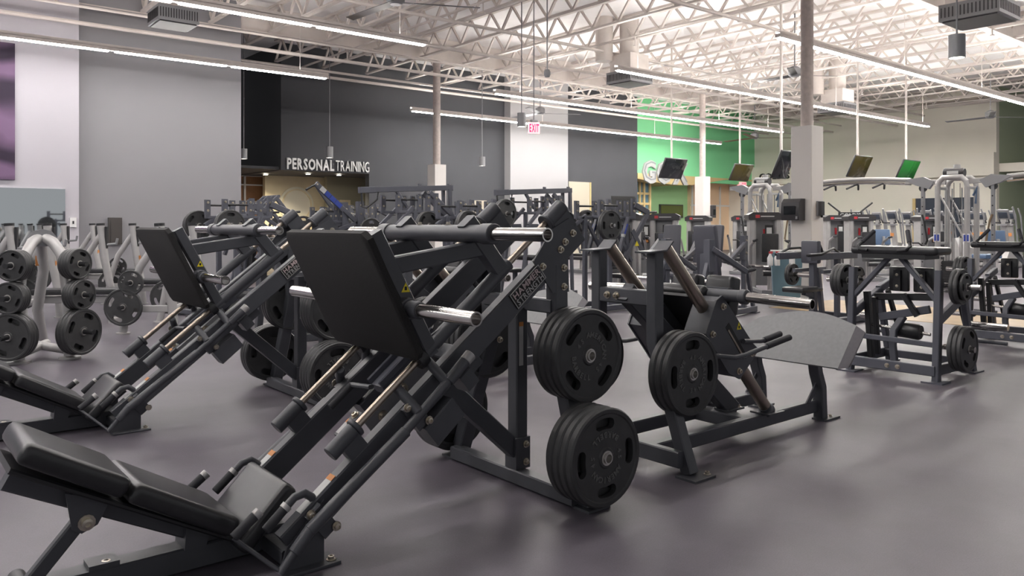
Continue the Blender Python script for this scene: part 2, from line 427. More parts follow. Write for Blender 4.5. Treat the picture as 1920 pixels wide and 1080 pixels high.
e = thing('wall_panel', 'dark bronze panel box low on the grey wall', 'panel', tuple(at(215, 420, 'Y', 18.95)))
a_, b_ = at(203, 408, 'Y', 18.95), at(228, 458, 'Y', 18.95)
BRONZE = mat('bronze_panel', (.10, .09, .085), .35, .6)
part(e, 'box', BRONZE, ('box', a_.x, b_.x, 18.9, 19.0, b_.z, a_.z)); part(e, 'cover', BRONZE, ('box', a_.x + .04, b_.x - .04, 18.885, 18.9, b_.z + .05, a_.z - .05))
e = thing('wall_switch', 'small white switch box on the white wall beside the mirror', 'switch', tuple(at(137, 417, 'Y', 18.58)))
a_ = at(137, 417, 'Y', 18.58)
part(e, 'plate', WHITE, ('box', a_.x - .06, a_.x + .06, 18.56, 18.6, a_.z - .1, a_.z + .1)); part(e, 'toggle', DARKP, ('box', a_.x - .015, a_.x + .015, 18.545, 18.56, a_.z - .03, a_.z + .03))
c_ = at(556, 384, 'Y', 25.58)
em = thing('wall_emblem', 'pale round emblem on the cream wall under the soffit', 'emblem', tuple(c_))
part(em, 'disc', mat('pale_emblem', (.78, .74, .60), .6), ('cyl', (c_.x, 25.6, c_.z), (c_.x, 25.56, c_.z), .62, 40)); part(em, 'ring', CREAM, ('lathe', [(.50, -.05), (.54, -.05), (.54, .0), (.50, .0)], (c_.x, 25.565, c_.z), (0, 1, 0), 40, True))
# ---- columns: round pole in a square boxed base
COLW = mat('warm_white_paint', (.66, .63, .60), .7, 0, .1, 60, .03, 1)
def column(x, y, label, w=.40, h=3.05):
    t = thing('column', label, 'column', (x, y, 0))
    part(t, 'boxed_base', COLW, ('beam', (x, y, 0), (x, y, h), w, w, (1, 0, 0), .012))
    part(t, 'pole', mat('column_paint', (.46, .40, .37), .8, 0, .5, 60, .12, 12), ('tube', [(x, y, h), (x, y, JB - .05)], .109, 20))
    return t
column(12.93, 7.46, 'white boxed column carrying the towel dispenser, nearest of the three')
column(12.84, 19.1, 'white boxed column with tan pole in front of the dark wall')
column(23.6, 17.75, 'white boxed column with pale pole in front of the green wall')
# ---- signs
set_org(0, 0, 0)
p = at(538, 316, 'Y', YB - .04); q = at(692, 319, 'Y', YB - .04)
sg = thing('wall_sign', 'raised white letters reading PERSONAL TRAINING on the dark bulkhead', 'sign', tuple(p))
wid = (q - p).x; hz = at(560, 297, 'Y', YB).z - p.z
letters(sg, 'PERSONAL', p, (1, 0, 0), (0, 0, 1), wid * .555, hz, WHITE, .02, .03, .10)
letters(sg, 'TRAINING', p + V((wid * .575, 0, 0)), (1, 0, 0), (0, 0, 1), wid * .425, hz, WHITE, .02, .0, .13)
p = at(1204, 340, 'Y', YB - .05)
sg = thing('wall_sign', 'large white outlined letters on the green wall', 'sign', tuple(p))
hz = at(1204, 300, 'Y', YB).z - p.z
gw = (at(1289, 320, 'Y', YB) - at(1204, 320, 'Y', YB)).x
for lt in letters(sg, 'GOX', p, (1, 0, 0), (0, 0, 1), gw, hz, mat('sign_white', (.42, .42, .42), .6), .05, .06, .06): pass
letters(sg, 'GOX', p + V((.06, -.056, .05)), (1, 0, 0), (0, 0, 1), gw - .12, hz - .1, mat('light_grey_inlay', (.24, .25, .26), .6), .006, -.02, .14)
p = at(1424, 337, 'X', XR - .3)
sg = thing('wall_sign', 'dark letters reading GOLD\'S on the ledge of the cream wall', 'sign', tuple(p))
letters(sg, "GOLD'S", p, (0, -1, 0), (0, 0, 1), (at(1424, 330, 'X', XR - .3) - at(1480, 330, 'X', XR - .3)).y, at(1424, 326, 'X', XR - .3).z - p.z, BLACK, .03, .02, .12)
# ================================================================ lamps
def track(name_label, x0, x1, y, z=4.8, gaps=True, drop=True):
    t = thing('linear_light', name_label, 'light fixture', (x0, y, z))
    part(t, 'housing', WHITEP, ('box', x0, x1, y - .055, y + .055, z, z + .07), ('box', x0, x1, y - .055, y - .048, z + .06, z + .12), ('box', x0, x1, y + .048, y + .055, z + .06, z + .12))
    n = max(1, round((x1 - x0) / 2.44)); st = (x1 - x0) / n
    for i in range(n):
        a = x0 + i * st + .06; b = x0 + (i + 1) * st - .06
        part(t, 'led_tube', TUBLIGHT_R if x0 > 10 else TUBLIGHT, ('box', a, b, y - .045, y + .045, z - .022, z - .001))
        part(t, 'uplight', UPLIGHT_R if x0 > 10 else UPLIGHT, ('box', a, b, y - .03, y + .03, z + .071, z + .085))
        if i % 2 == 0 or i == n - 1:
            xx = a if i < n - 1 else b - 1.5
            xx = -4.2 + 1.5 * math.ceil((xx + 4.2) / 1.5 - 1e-6)                    # cables drop from the joists
            part(t, 'suspension_cable', WHITEP, ('tube', [(xx, y, z + .07), (xx, y, JB - .027)], .007, 5))
    return t
track('linear light running close in front of the grey wall', -8.0, 8.5, 17.3)
track('linear light crossing the upper left above the plate racks', -8.0, 8.4, 12.85)
track('linear light ending at the dark wall and the white pilaster', 12.9, 28.7, 20.6)
track('linear light passing in front of the green wall above the fans', 12.9, 26.8, 16.45)
track('linear light over the middle of the machines, left of the white column', 13.06, 29.3, 12.2)
track('linear light starting left of the column pole at upper right', 13.1, 29.3, 8.15)
track('linear light above the viewer at the right, outside the picture', 13.1, 29.3, 3.9)
track('linear light above the leg presses, outside the picture', -8.0, 8.4, 8.3)
track('linear light straight above the viewer, outside the picture', -8.0, 8.4, 3.9)
def pendant(px, py0, py1, t, label):
    """a hanging cylinder lamp: sight line and distance along it"""
    c = V((0, 0, HC)) + ray(px, py1) * t; top = (V((0, 0, HC)) + ray(px, py0) * t).z
    o = thing('pendant_light', label, 'lamp', tuple(c)); r = .1
    part(o, 'shade', SILVERD, ('lathe', [(r - .01, .02), (r - .01, 0), (r, 0), (r, top - c.z), (0, top - c.z)], c, (0, 0, 1), 20))
    part(o, 'lens', SPOT, ('cyl', c + V((0, 0, .012)), c + V((0, 0, .02)), r - .012, 16))
    part(o, 'stem', SILVERD, ('tube', [(c.x, c.y, top), (c.x, c.y, ZD)], .012, 8))
pendant(1794, 66, 109, 9.9, 'large grey cylinder pendant lamp at the upper right')
pendant(978, 212, 238, 17.5, 'grey cylinder pendant lamp beside the exit sign')
pendant(904, 294, 311, 24.5, 'small pale cylinder pendant lamp in front of the dark wall')
pendant(618, 275, 296, 22.5, 'cylinder pendant lamp above the personal training letters')
pendant(457, 279, 298, 22.0, 'cylinder pendant lamp half behind the grey wall edge')
for px, py in ((519, 324), (601, 323), (660, 325)):
    c = at(px, py, 'Z', SZ)
    o = thing('downlight', {519: 'recessed downlight nearest the brown glazed panel', 601: 'middle recessed downlight under the dark soffit', 660: 'recessed downlight over the olive wall'}[px], 'lamp', tuple(c))
    part(o, 'lens', emit('downlight_lens', (1, .9, .7), 60), ('cyl', c + V((0, .9, -.02)), c + V((0, .9, 0)), .07, 14)); part(o, 'trim_ring', WHITE, ('lathe', [(.07, -.02), (.1, -.02), (.1, .0), (.07, .0)], c + V((0, .9, 0)), (0, 0, 1), 16, True))
    l = bpy.data.lights.new('downlight_bulb', 'SPOT'); l.energy = 420; l.spot_size = 2.2; l.spot_blend = .8; l.color = (1, .86, .62); l.shadow_soft_size = .06
    lo = bpy.data.objects.new('bulb', l); COL.objects.link(lo); lo.parent = o; lo.location = (0, .9, -.03)
# ================================================================ weight plates
def slot(a, r0, r1, half):
    """a bean shaped grip slot centred on angle a"""
    out = []; n = 7; rm = (r0 + r1) / 2; rc = (r1 - r0) / 2
    for i in range(n): b = a - half + 2 * half * i / (n - 1); out.append((r1 * math.cos(b), r1 * math.sin(b)))
    e = (rm * math.cos(a + half), rm * math.sin(a + half))
    for i in range(1, 6): b = a + half + math.pi * i / 6; out.append((e[0] + rc * math.cos(b), e[1] + rc * math.sin(b)))
    for i in range(n): b = a + half - 2 * half * i / (n - 1); out.append((r0 * math.cos(b), r0 * math.sin(b)))
    e = (rm * math.cos(a - half), rm * math.sin(a - half))
    for i in range(1, 6): b = a - half + math.pi + math.pi * i / 6; out.append((e[0] + rc * math.cos(b), e[1] + rc * math.sin(b)))
    return out
def plate_mesh(R, T, nseg):
    """disc in the XZ plane, front face towards -Y, web thinner than rim, four real slots"""
    bm = bmesh.new(); w = T * .36
    loops = [[(R*.90*math.cos(2*math.pi*i/nseg), R*.90*math.sin(2*math.pi*i/nseg)) for i in range(nseg)],
             [(R*.13*math.cos(2*math.pi*i/20), R*.13*math.sin(2*math.pi*i/20)) for i in range(20)]]
    if nseg >= 24: loops += [slot(math.pi/2*k, R*.58, R*.80, .23) for k in range(4)]
    edges = []
    for lp in loops:
        vs = [bm.verts.new((x, -w, z)) for x, z in lp]
        edges += [bm.edges.new((vs[i], vs[(i+1) % len(vs)])) for i in range(len(vs))]
    bmesh.ops.triangle_fill(bm, edges=edges, use_beauty=True)
    def inside(p, lp):
        c = False
        for i in range(len(lp)):
            (x0, z0), (x1, z1) = lp[i - 1], lp[i]
            if (z0 > p.z) != (z1 > p.z) and p.x < (x1 - x0) * (p.z - z0) / (z1 - z0) + x0: c = not c
        return c
    bmesh.ops.delete(bm, geom=[f for f in bm.faces if any(inside(f.calc_center_median(), lp) for lp in loops[1:])], context='FACES')
    r = bmesh.ops.extrude_face_region(bm, geom=list(bm.faces))
    for v in r['geom']:
        if isinstance(v, bmesh.types.BMVert): v.co.y = w
    me = bpy.data.meshes.new('weight_plate'); bm.to_mesh(me); bm.free()
    mb = MB(); mb.v = [v.co.copy() for v in me.vertices]; mb.f = [tuple(p.vertices) for p in me.polygons]
    h = T / 2
    mb.lathe([(R*.87, -w), (R*.90, -h), (R*.97, -h), (R, -h*.6), (R, h*.6), (R*.97, h), (R*.90, h), (R*.87, w)], (0, 0, 0), (0, 1, 0), nseg, True)
    mb.lathe([(R*.13, -h), (R*.19, -h), (R*.22, -w), (R*.22, w), (R*.19, h), (R*.13, h)], (0, 0, 0), (0, 1, 0), 20, True)
    set_org(0, 0, 0); out = mb.mesh('weight_plate'); out.materials.append(RUBBER)
    return out
set_org(0, 0, 0)
def arc_text(txt, r, a0, step, size, flip=False):
    """raised letters around an arc on the front face"""
    vs, fs = [], []
    for i, ch in enumerate(txt):
        me = text_mesh(ch, size, .0028, .0014, 1, 'CENTER')
        a = math.radians(a0 - step * i) if not flip else math.radians(a0 + step * i)
        up = V((math.cos(a), 0, math.sin(a))) * (-1 if flip else 1); rt = V((up.z, 0, -up.x))
        o = len(vs); c = V((math.cos(a), 0, math.sin(a))) * r
        for v in me.vertices: vs.append(c + rt * v.co.x + up * (v.co.y - size * .35) + V((0, -v.co.z, 0)))
        fs += [tuple(k + o for k in p.vertices) for p in me.polygons]
    return vs, fs
TP = .042
PL = {'big': plate_mesh(.225, TP, 48), 'mid': plate_mesh(.19, .036, 32), 'small': plate_mesh(.15, .032, 32), 'tiny': plate_mesh(.115, .028, 24), 'far': plate_mesh(.225, TP, 24)}
RAD = {'big': .225, 'mid': .19, 'small': .15, 'tiny': .115, 'far': .225}
THK = {'big': TP, 'mid': .036, 'small': .032, 'tiny': .028, 'far': TP}
HUB = {}
for k, R in RAD.items():
    T = THK[k]; m = MB(); m.lathe([(R*.115 if R > .2 else .026, -T*.56), (R*.15 if R > .2 else .034, -T*.56), (R*.15 if R > .2 else .034, T*.56), (R*.115 if R > .2 else .026, T*.56)], (0, 0, 0), (0, 1, 0), 18, True)
    HUB[k] = m.mesh('hub'); HUB[k].materials.append(HUBM)
mb = MB()
mb.add(*arc_text('AMERICAN', .100, 90 + 52, 15, .036)); mb.add(*arc_text('BARBELL', .104, 270 - 42, 14, .036, True))
mb.add(*arc_text('45', .088, 180 + 11, 20, .032)); mb.add(*arc_text('45', .088, 11, 20, .032))
for v in mb.v: v.y += -TP * .36
LET = mb.mesh('lettering'); LET.materials.append(LETM)
ORD = ['outermost', 'second', 'third', 'fourth', 'fifth', 'sixth', 'seventh', 'eighth']
def plates(where, c, axis, n, kind='big', letters=True, spin=0.0, group=None, gap=.001, kinds=None):
    """n plates on one peg: c = centre of the outer face, axis points outwards; each plate is a thing of its own"""
    ax = V(axis).normalized(); pos = V(c)
    for i in range(n):
        k = kinds[i] if kinds else kind
        o = link('weight_plate', PL[k], None); T = THK[k]
        o.rotation_mode = 'QUATERNION'
        q = V((0, -1, 0)).rotation_difference(ax)
        o.rotation_quaternion = q @ Quaternion((0, 1, 0), spin + i * .9)
        o.location = pos - ax * (T / 2); pos = pos - ax * (T + gap)
        lab = ('black weight plate alone on ' if n == 1 else ORD[i] + ' black weight plate on ') + where
        tag(o, lab, 'weight plate', group or 'weight plates on ' + where)
        link('hub', HUB[k], None, o)
        if letters and i == 0 and k == 'big': link('lettering', LET, None, o)['kind'] = 'stuff'
# ================================================================ leg press
YC = 3.12
def leg_press():
    t = thing('leg_press', 'angled leg press machine nearest the viewer with its black padded bench at lower left', 'exercise machine', (1.9, YC, 0), 'the two leg presses')
    u = V((.780, 0, .625)); n = V((-.625, 0, .780)); P0 = V((1.493, 0, .472))
    hy = .265
    def R(s, k, y): return P0 + u * s + n * k + V((0, YC + y, 0))
    for sg, far in ((-1, False), (1, True)):
        y = sg * hy; yo = sg * (hy + .03)
        part(t, 'rail', FRAME, ('beam', R(-.44, -.128, y), R(1.50, -.162, y), .06, .115))
        part(t, 'guide_rod', RODM, ('tube', [R(.02, 0, y), R(1.42, 0, y)], .0165, 14))
        cu = part(t, 'lower_socket', FRAME, ('cyl', R(-.105, 0, y), R(.03, 0, y), .034, 18, .003), ('cyl', R(.03, 0, y), R(.05, 0, y), .042, 18, .004), ('beam', R(-.06, -.05, y), R(.03, -.05, y), .055, .11))
        part(t, 'upper_socket', FRAME, ('cyl', R(1.36, 0, y), R(1.375, 0, y), .046, 20, .003), ('cyl', R(1.375, 0, y), R(1.50, 0, y), .040, 20, .004), ('beam', R(1.38, -.06, y), R(1.50, -.06, y), .06, .12))
        # side gusset that ties the rail head to the rear leg
        gy = [YC + yo - .004 * sg, YC + yo + .006 * sg]
        g = part(t, 'gusset_plate', FRAME, ('prism', [(2.568, 1.295), (2.68, 1.348), (2.744, 1.271), (2.673, 1.205), (2.68, .985), (2.572, .985), (2.448, 1.142)], 'Y', *gy))
        for bx, bz in ((2.705, 1.275), (2.652, 1.232), (2.622, 1.195), (2.645, 1.105), (2.505, 1.115), (2.645, 1.012)): bolt(g, (bx, YC + yo + .006 * sg, bz), (0, sg, 0))
        part(t, 'rear_leg', FRAME, ('path', [(2.63, YC + y, 1.12), (2.635, YC + y, .74), (2.60, YC + sg * .52, .0)], .075, .085, (1, 0, 0)))
        part(t, 'foot_pad', FRAME, ('beam', (2.53, YC + sg * .535, .006), (2.67, YC + sg * .535, .006), .11, .012, (0, 0, 1), .002))
        part(t, 'front_gusset', FRAME, ('prism', [(1.19, .012), (1.37, .012), (1.37, .25), (1.22, .10)], 'Y', YC + yo - .004 * sg, YC + yo + .006 * sg))
        fp = part(t, 'foot_pad', FRAME, ('beam', (1.2, YC + sg * .285, .006), (1.42, YC + sg * .285, .006), .12, .012, (0, 0, 1), .002)); bolt(fp, (1.395, YC + sg * .31, .012), (0, 0, 1))
        # plate storage pegs on the rear leg
        for (px, pz, py, l) in ((2.69, .69, .30, .172), (2.60, .262, .43, .238)):
            part(t, 'plate_peg', HUBM, ('pipe_end', (px - .02, YC + sg * (py - .02), pz), (px - .02, YC + sg * (py + l), pz), .0245, 18, .005, .04))
            bolt(t, (px - .03, YC + sg * (py - .075), pz), (0, -sg, 0))
    part(t, 'base_beam', FRAME, ('beam', (2.555, YC - .49, .042), (2.555, YC + .49, .042), .075, .07))
    cp = part(t, 'centre_post', FRAME, ('beam', (2.575, YC - .03, .077), (2.575, YC - .03, .92), .075, .075, (1, 0, 0)))
    part(cp, 'warning_label', PAPER, ('box', 2.553, 2.580, YC - .069, YC - .0676, .60, .80)); part(cp, 'label_heading', ORANGE, ('box', 2.553, 2.580, YC - .0700, YC - .0690, .80, .822))
    sl = part(t, 'post_shoe', FRAME, ('box', 2.525, 2.618, YC - .078, YC + .01, .078, .235))
    bolt(sl, (2.59, YC - .078, .20)); bolt(sl, (2.59, YC - .078, .11))
    part(t, 'rear_cross_beam', FRAME, ('beam', (2.615, YC - .27, .915), (2.615, YC + .27, .915), .06, .07))
    part(t, 'diagonal_brace', FRAME, ('beam', (2.0, YC - .03, .66), (2.55, YC - .03, .17), .07, .085))
    part(t, 'rail_cross_beam', FRAME, ('beam', R(.62, -.21, -.27), R(.62, -.21, .27), .09, .09, n))
    # carriage: sleeves on the rods, foot plate frame, loading bars
    for sg in (-1, 1):
        y = sg * hy
        part(t, 'carriage_sleeve', FRAME, ('cyl', R(.46, 0, y), R(1.06, 0, y), .033, 18, .003))
        part(t, 'sleeve_bushing', BLACKM, ('cyl', R(.41, 0, y), R(.46, 0, y), .045, 16, .004))
        part(t, 'sleeve_web', FRAME, ('prism', [(1.865, .77), (2.03, .905), (1.99, .895), (1.88, .835)], 'Y', YC + y - .005, YC + y + .005))
        part(t, 'foot_plate_upright', FRAME, ('beam', (1.603, YC + y, 1.285), (1.885, YC + y, .755), .06, .065, (1, 0, 0)))
        part(t, 'carriage_arm', FRAME, ('beam', (1.69, YC + y, 1.145), (2.185, YC + y, 1.215), .05, .075))
        part(t, 'bar_upright', FRAME, ('beam', (2.075, YC + y, 1.335), (2.283, YC + y, 1.085), .06, .08, (1, 0, 0)))
    k = part(t, 'danger_triangle', YELLOW, ('prism', [(0, .034), (-.021, -.006), (.021, -.006)], 'Y', -.0008, .0008))
    k.location = V((1.742, YC - hy - .0312, 1.04)) - V((1.9, YC, 0)); k.data.transform(Matrix.Translation(V((1.9, YC, 0))))
    part(k, 'pictogram', BLACK, ('box', -.006 + 1.9, .006 + 1.9, YC - .0013, YC - .0008, .002, .018))
    # loading bar at the top and the lower pegs
    part(t, 'bar_sleeve', FRAME, ('cyl', (2.08, YC - .44, 1.277), (2.08, YC + .44, 1.277), .040, 20, .004), ('cyl', (2.08, YC - .47, 1.277), (2.08, YC - .39, 1.277), .046, 20, .004), ('cyl', (2.08, YC + .39, 1.277), (2.08, YC + .47, 1.277), .046, 20, .004))
    for sg in (-1, 1):
        part(t, 'loading_bar', CHROME, ('pipe_end', (2.08, YC + sg * .46, 1.277), (2.08, YC + sg * .81, 1.277), .0285))
        part(t, 'peg_collar', FRAME, ('cyl', (1.735, YC + sg * .28, .968), (1.735, YC + sg * .345, .968), .046, 20, .005), ('cyl', (1.735, YC + sg * .345, .968), (1.735, YC + sg * .42, .968), .036, 20, .004))
        part(t, 'loading_peg', CHROME, ('pipe_end', (1.735, YC + sg * .41, .968), (1.735, YC + sg * .80, .968), .0285))
        bolt(t, (2.08, YC + sg * .12, 1.317), (0, 0, 1), .8)
    # foot plate: thick board with clipped lower corners
    a = V((1.525, 0, 1.295)); b = V((1.785, 0, .765)); d = (b - a).normalized(); nn = V((d.z, 0, -d.x)); L = (b - a).length
    if nn.x > 0: nn = -nn
    w = .385; poly = [(-w, 0.02), (-w + .03, 0), (w - .03, 0), (w, .02), (w, L - .0), (w - .02, L), (.21, L), (.13, L - .09), (-.13, L - .09), (-.21, L), (-w + .02, L), (-w, L - .0)]
    poly = [(-w, .03), (-w + .03, 0), (w - .03, 0), (w, .03), (w, L - .03), (w - .03, L), (-w + .03, L), (-w, L - .03)]
    if True:
        rings = []
        for k2, off in ((1.0, .034), (1.0, .006), (.975, 0)):
            rings.append([a + V((0, YC + x * k2, 0)) + d * (L / 2 + (z - L / 2) * k2) + nn * (.034 - off) for x, z in poly])
        mbp = MB().loft(rings); link('foot_plate', mbp.mesh('foot_plate'), GRIT, t)
    for zz in (.14, .40):
        part(t, 'foot_plate_cross_bar', FRAME, ('beam', a + d * zz - nn * .035 + V((0, YC - .26, 0)), a + d * zz - nn * .035 + V((0, YC + .26, 0)), .05, .06, d))
    # rack-stop shaft with its two arms and grips on the near side; a shorter one on the far side
    for sg in (-1, 1):
        y = sg * .355
        q = lambda x, z: V((x + .008, YC + y, z - .010))
        sh = part(t, 'stop_shaft', FRAME, ('cyl', q(1.16, .045), q(1.235, .13), .016, 14), ('cyl', q(1.215, .107), q(1.28, .18), .024, 18, .003), ('cyl', q(1.275, .175), q(1.70, .48), .0255, 18, .003), ('cyl', q(1.69, .474), q(1.93, .675), .020, 14), ('cyl', q(1.91, .655), q(2.0, .735), .026, 16, .003))
        part(sh, 'end_cap', SILVER, ('cyl', q(1.998, .733), q(2.03, .762), .0265, 16, .003))
        part(sh, 'stop_arm', FRAME, ('cyl', q(1.765, .545), V((1.72, YC + sg * .25, .635)), .022, 14, .004))
        part(sh, 'stop_arm', FRAME, ('cyl', q(1.905, .65), V((1.86, YC + sg * .25, .745)), .022, 14, .004))
        part(sh, 'release_arm', FRAME, ('beam', q(1.165, .05), V((1.02, YC + sg * .29, .185)), .025, .012))
        part(sh, 'release_grip', GRIP, ('cyl', V((1.02, YC + sg * .29, .185)), V((1.10, YC + sg * .29, .245)), .0185, 14, .002))
        part(sh, 'grip_cap', SILVER, ('cyl', V((1.10, YC + sg * .29, .245)), V((1.118, YC + sg * .29, .2585)), .020, 14, .002))
        for s2 in (-.33, .22):
            bk = part(t, 'shaft_bracket', FRAME, ('beam', R(s2, -.15, sg * .30), R(s2 + .07, -.15, sg * .30), .04, .13)); bolt(bk, R(s2 + .02, -.085, sg * .325), (0, sg, 0)); bolt(bk, R(s2 + .06, -.205, sg * .325), (0, sg, 0))
        part(t, 'stop_block', FRAME, ('beam', R(.24, -.27, sg * .285), R(.42, -.27, sg * .285), .10, .11))
        part(t, 'stop_block', FRAME, ('beam', R(.50, -.22, sg * .285), R(.57, -.22, sg * .285), .10, .09))
        # seat grips
        gy = YC + sg * .275
        part(t, 'seat_handle', FRAME, ('tube', [V((1.36, gy, .21)), V((1.33, gy, .26)), V((1.30, gy, .282)), V((1.26, gy, .275)), V((1.22, gy, .24))], .016, 12, (0, 1, 0)))
        part(t, 'handle_grip', GRIP, ('cyl', V((1.222, gy, .242)), V((1.145, gy, .175)), .0185, 14, .003)); part(t, 'handle_collar', SILVER, ('cyl', V((1.232, gy, .251)), V((1.218, gy, .239)), .021, 14))
    # warning stickers on the rails
    for y, s0, s1 in ((-hy, -.33, -.17), (hy, -.31, -.20)):
        st = part(t, 'warning_label', PAPER, ('beam', R(s0, -.0690 - .0175 * (s0 + .44), y), R(s1, -.0690 - .0175 * (s1 + .44), y), .045, .002, n, 0)); part(st, 'label_heading', ORANGE, ('beam', R(s1, -.0720, y), R(s1 + .025, -.0720, y), .045, .0015, n, 0))
    # maker's plate on the near rail
    bx = R(1.08, -.145, -hy - .031)
    nm = part(t, 'name_plate', BLACK, ('beam', R(.95, -.145, -hy - .0325), R(1.18, -.145, -hy - .0325), .005, .088))
    rim = part(nm, 'plate_rim', SILVER, ('path', [R(.955, -.105, -hy - .036), R(1.175, -.105, -hy - .036), R(1.175, -.185, -hy - .036), R(.955, -.185, -hy - .036), R(.955, -.105, -hy - .036)], .004, .004, (0, 1, 0), 0))
    red = mat('red_silver_print', (.50, .40, .40), .4)
    for k, (txt, kk) in enumerate((('HAMMER', -.142), ('STRENGTH', -.179))):
        letters(nm, txt, R(.967, kk, -hy - .0365), u, n, .20, .030, red if k == 0 else SILVER, .0015, .02, .10)
    # counter-lift linkage between the rails
    part(t, 'latch_channel', FRAME2, ('beam', R(.30, -.12, .03), R(.66, -.12, .03), .10, .05, n), ('beam', R(.30, -.085, -.02), R(.66, -.085, -.02), .012, .04, n), ('beam', R(.30, -.085, .08), R(.66, -.085, .08), .012, .04, n))
    part(t, 'latch_plate', SILVERD, ('beam', R(.12, -.15, -.10), R(.52, -.15, -.10), .012, .11)); bolt(t, R(.20, -.15, -.107), (0, -1, 0), 1.3); bolt(t, R(.34, -.13, -.107), (0, -1, 0), 1.6)
    lk = part(t, 'latch_bracket', FRAME, ('beam', R(.02, -.13, .0), R(.16, -.13, .0), .07, .045, n)); part(lk, 'warning_label', PAPER, ('beam', R(.03, -.1065, .0), R(.09, -.1065, .0), .05, .002, n, 0)); part(lk, 'label_heading', ORANGE, ('beam', R(.09, -.106, .0), R(.11, -.106, .0), .05, .002, n, 0)); bolt(lk, R(.135, -.107, .0), n)
    part(t, 'catch_handle', GRIP, ('cyl', R(.10, -.05, .12), R(.24, -.05, .12), .017, 14, .003)); part(t, 'catch_arm', FRAME, ('beam', R(.24, -.05, .13), R(.26, -.05, -.03), .03, .02))
    # bench: main beam, struts, three pads
    part(t, 'bench_beam', FRAME, ('beam', (.36, YC, .475), (1.10, YC, .085), .07, .09))
    part(t, 'back_board', BLACKM, ('beam', (.35, YC, .525), (1.10, YC, .105), .30, .02))
    bd = V((.86, 0, -.51)).normalized(); bn = V((.51, 0, .86)).normalized()
    m1 = V((.525, YC, .478)) + bn * .02; m2 = V((.885, YC, .275)) + bn * .008
    pad(t, 'upper_back_pad', VINYL, m1, (.37, .40, .075), bd, (0, 1, 0), .032, 4)
    pad(t, 'lower_back_pad', VINYL, m2, (.43, .40, .075), bd, (0, 1, 0), .032, 4)
    sd = V((.70, 0, .71)).normalized()
    pad(t, 'seat_pad', VINYL, (1.19, YC, .185), (.29, .40, .07), sd, (0, 1, 0), .03, 4)
    part(t, 'seat_bracket', FRAME, ('beam', (1.10, YC, .04), (1.32, YC, .26), .08, .06))
    part(t, 'back_strut', FRAME, ('beam', (.60, YC - .05, .32), (.40, YC - .05, .09), .04, .05))
    hb = part(t, 'hinge_bracket', FRAME, ('prism', [(.52, .40), (.66, .345), (.62, .27), (.57, .25), (.54, .27)], 'Y', YC - .085, YC - .075)); bolt(hb, (.585, YC - .085, .285), (0, -1, 0), 1.5)
    part(t, 'strut_roller', BLACKM, ('cyl', (.40, YC - .10, .085), (.40, YC + .10, .085), .03, 16, .004))
    bb = part(t, 'bench_base', FRAME, ('beam', (.30, YC, .05), (1.32, YC, .05), .10, .09)); bolt(bb, (.66, YC - .02, .095), (0, 0, 1), 1.2)
    part(t, 'base_tab', FRAME, ('box', .60, .70, YC - .045, YC + .045, .095, .112))
    part(t, 'seat_pivot', FRAME, ('prism', [(.92, .09), (1.0, .09), (1.03, .19), (.93, .21)], 'Y', YC - .06, YC + .06))
    part(t, 'front_cross_foot', FRAME, ('beam', (1.27, YC - .25, .04), (1.27, YC + .25, .04), .10, .06))
    return t
press = leg_press()
press2 = again(press, 'angled leg press machine at the left, behind the nearest one', (1.88, YC + 2.57, 0))
for nm, oy, dx in (('the nearest leg press', 0, 0), ('the leg press behind', 2.57, -.02)):
    plates('the upper near peg of ' + nm, (2.67 + dx, YC + oy - .46, .69), (0, -1, 0), 4, spin=.8)
    plates('the lower near peg of ' + nm, (2.58 + dx, YC + oy - .655, .262), (0, -1, 0), 4, spin=3.1)
    plates('the upper far peg of ' + nm, (2.67 + dx, YC + oy + .44, .69), (0, 1, 0), 3, spin=.3)
    plates('the lower far peg of ' + nm, (2.58 + dx, YC + oy + .64, .262), (0, 1, 0), 3, spin=1.1)
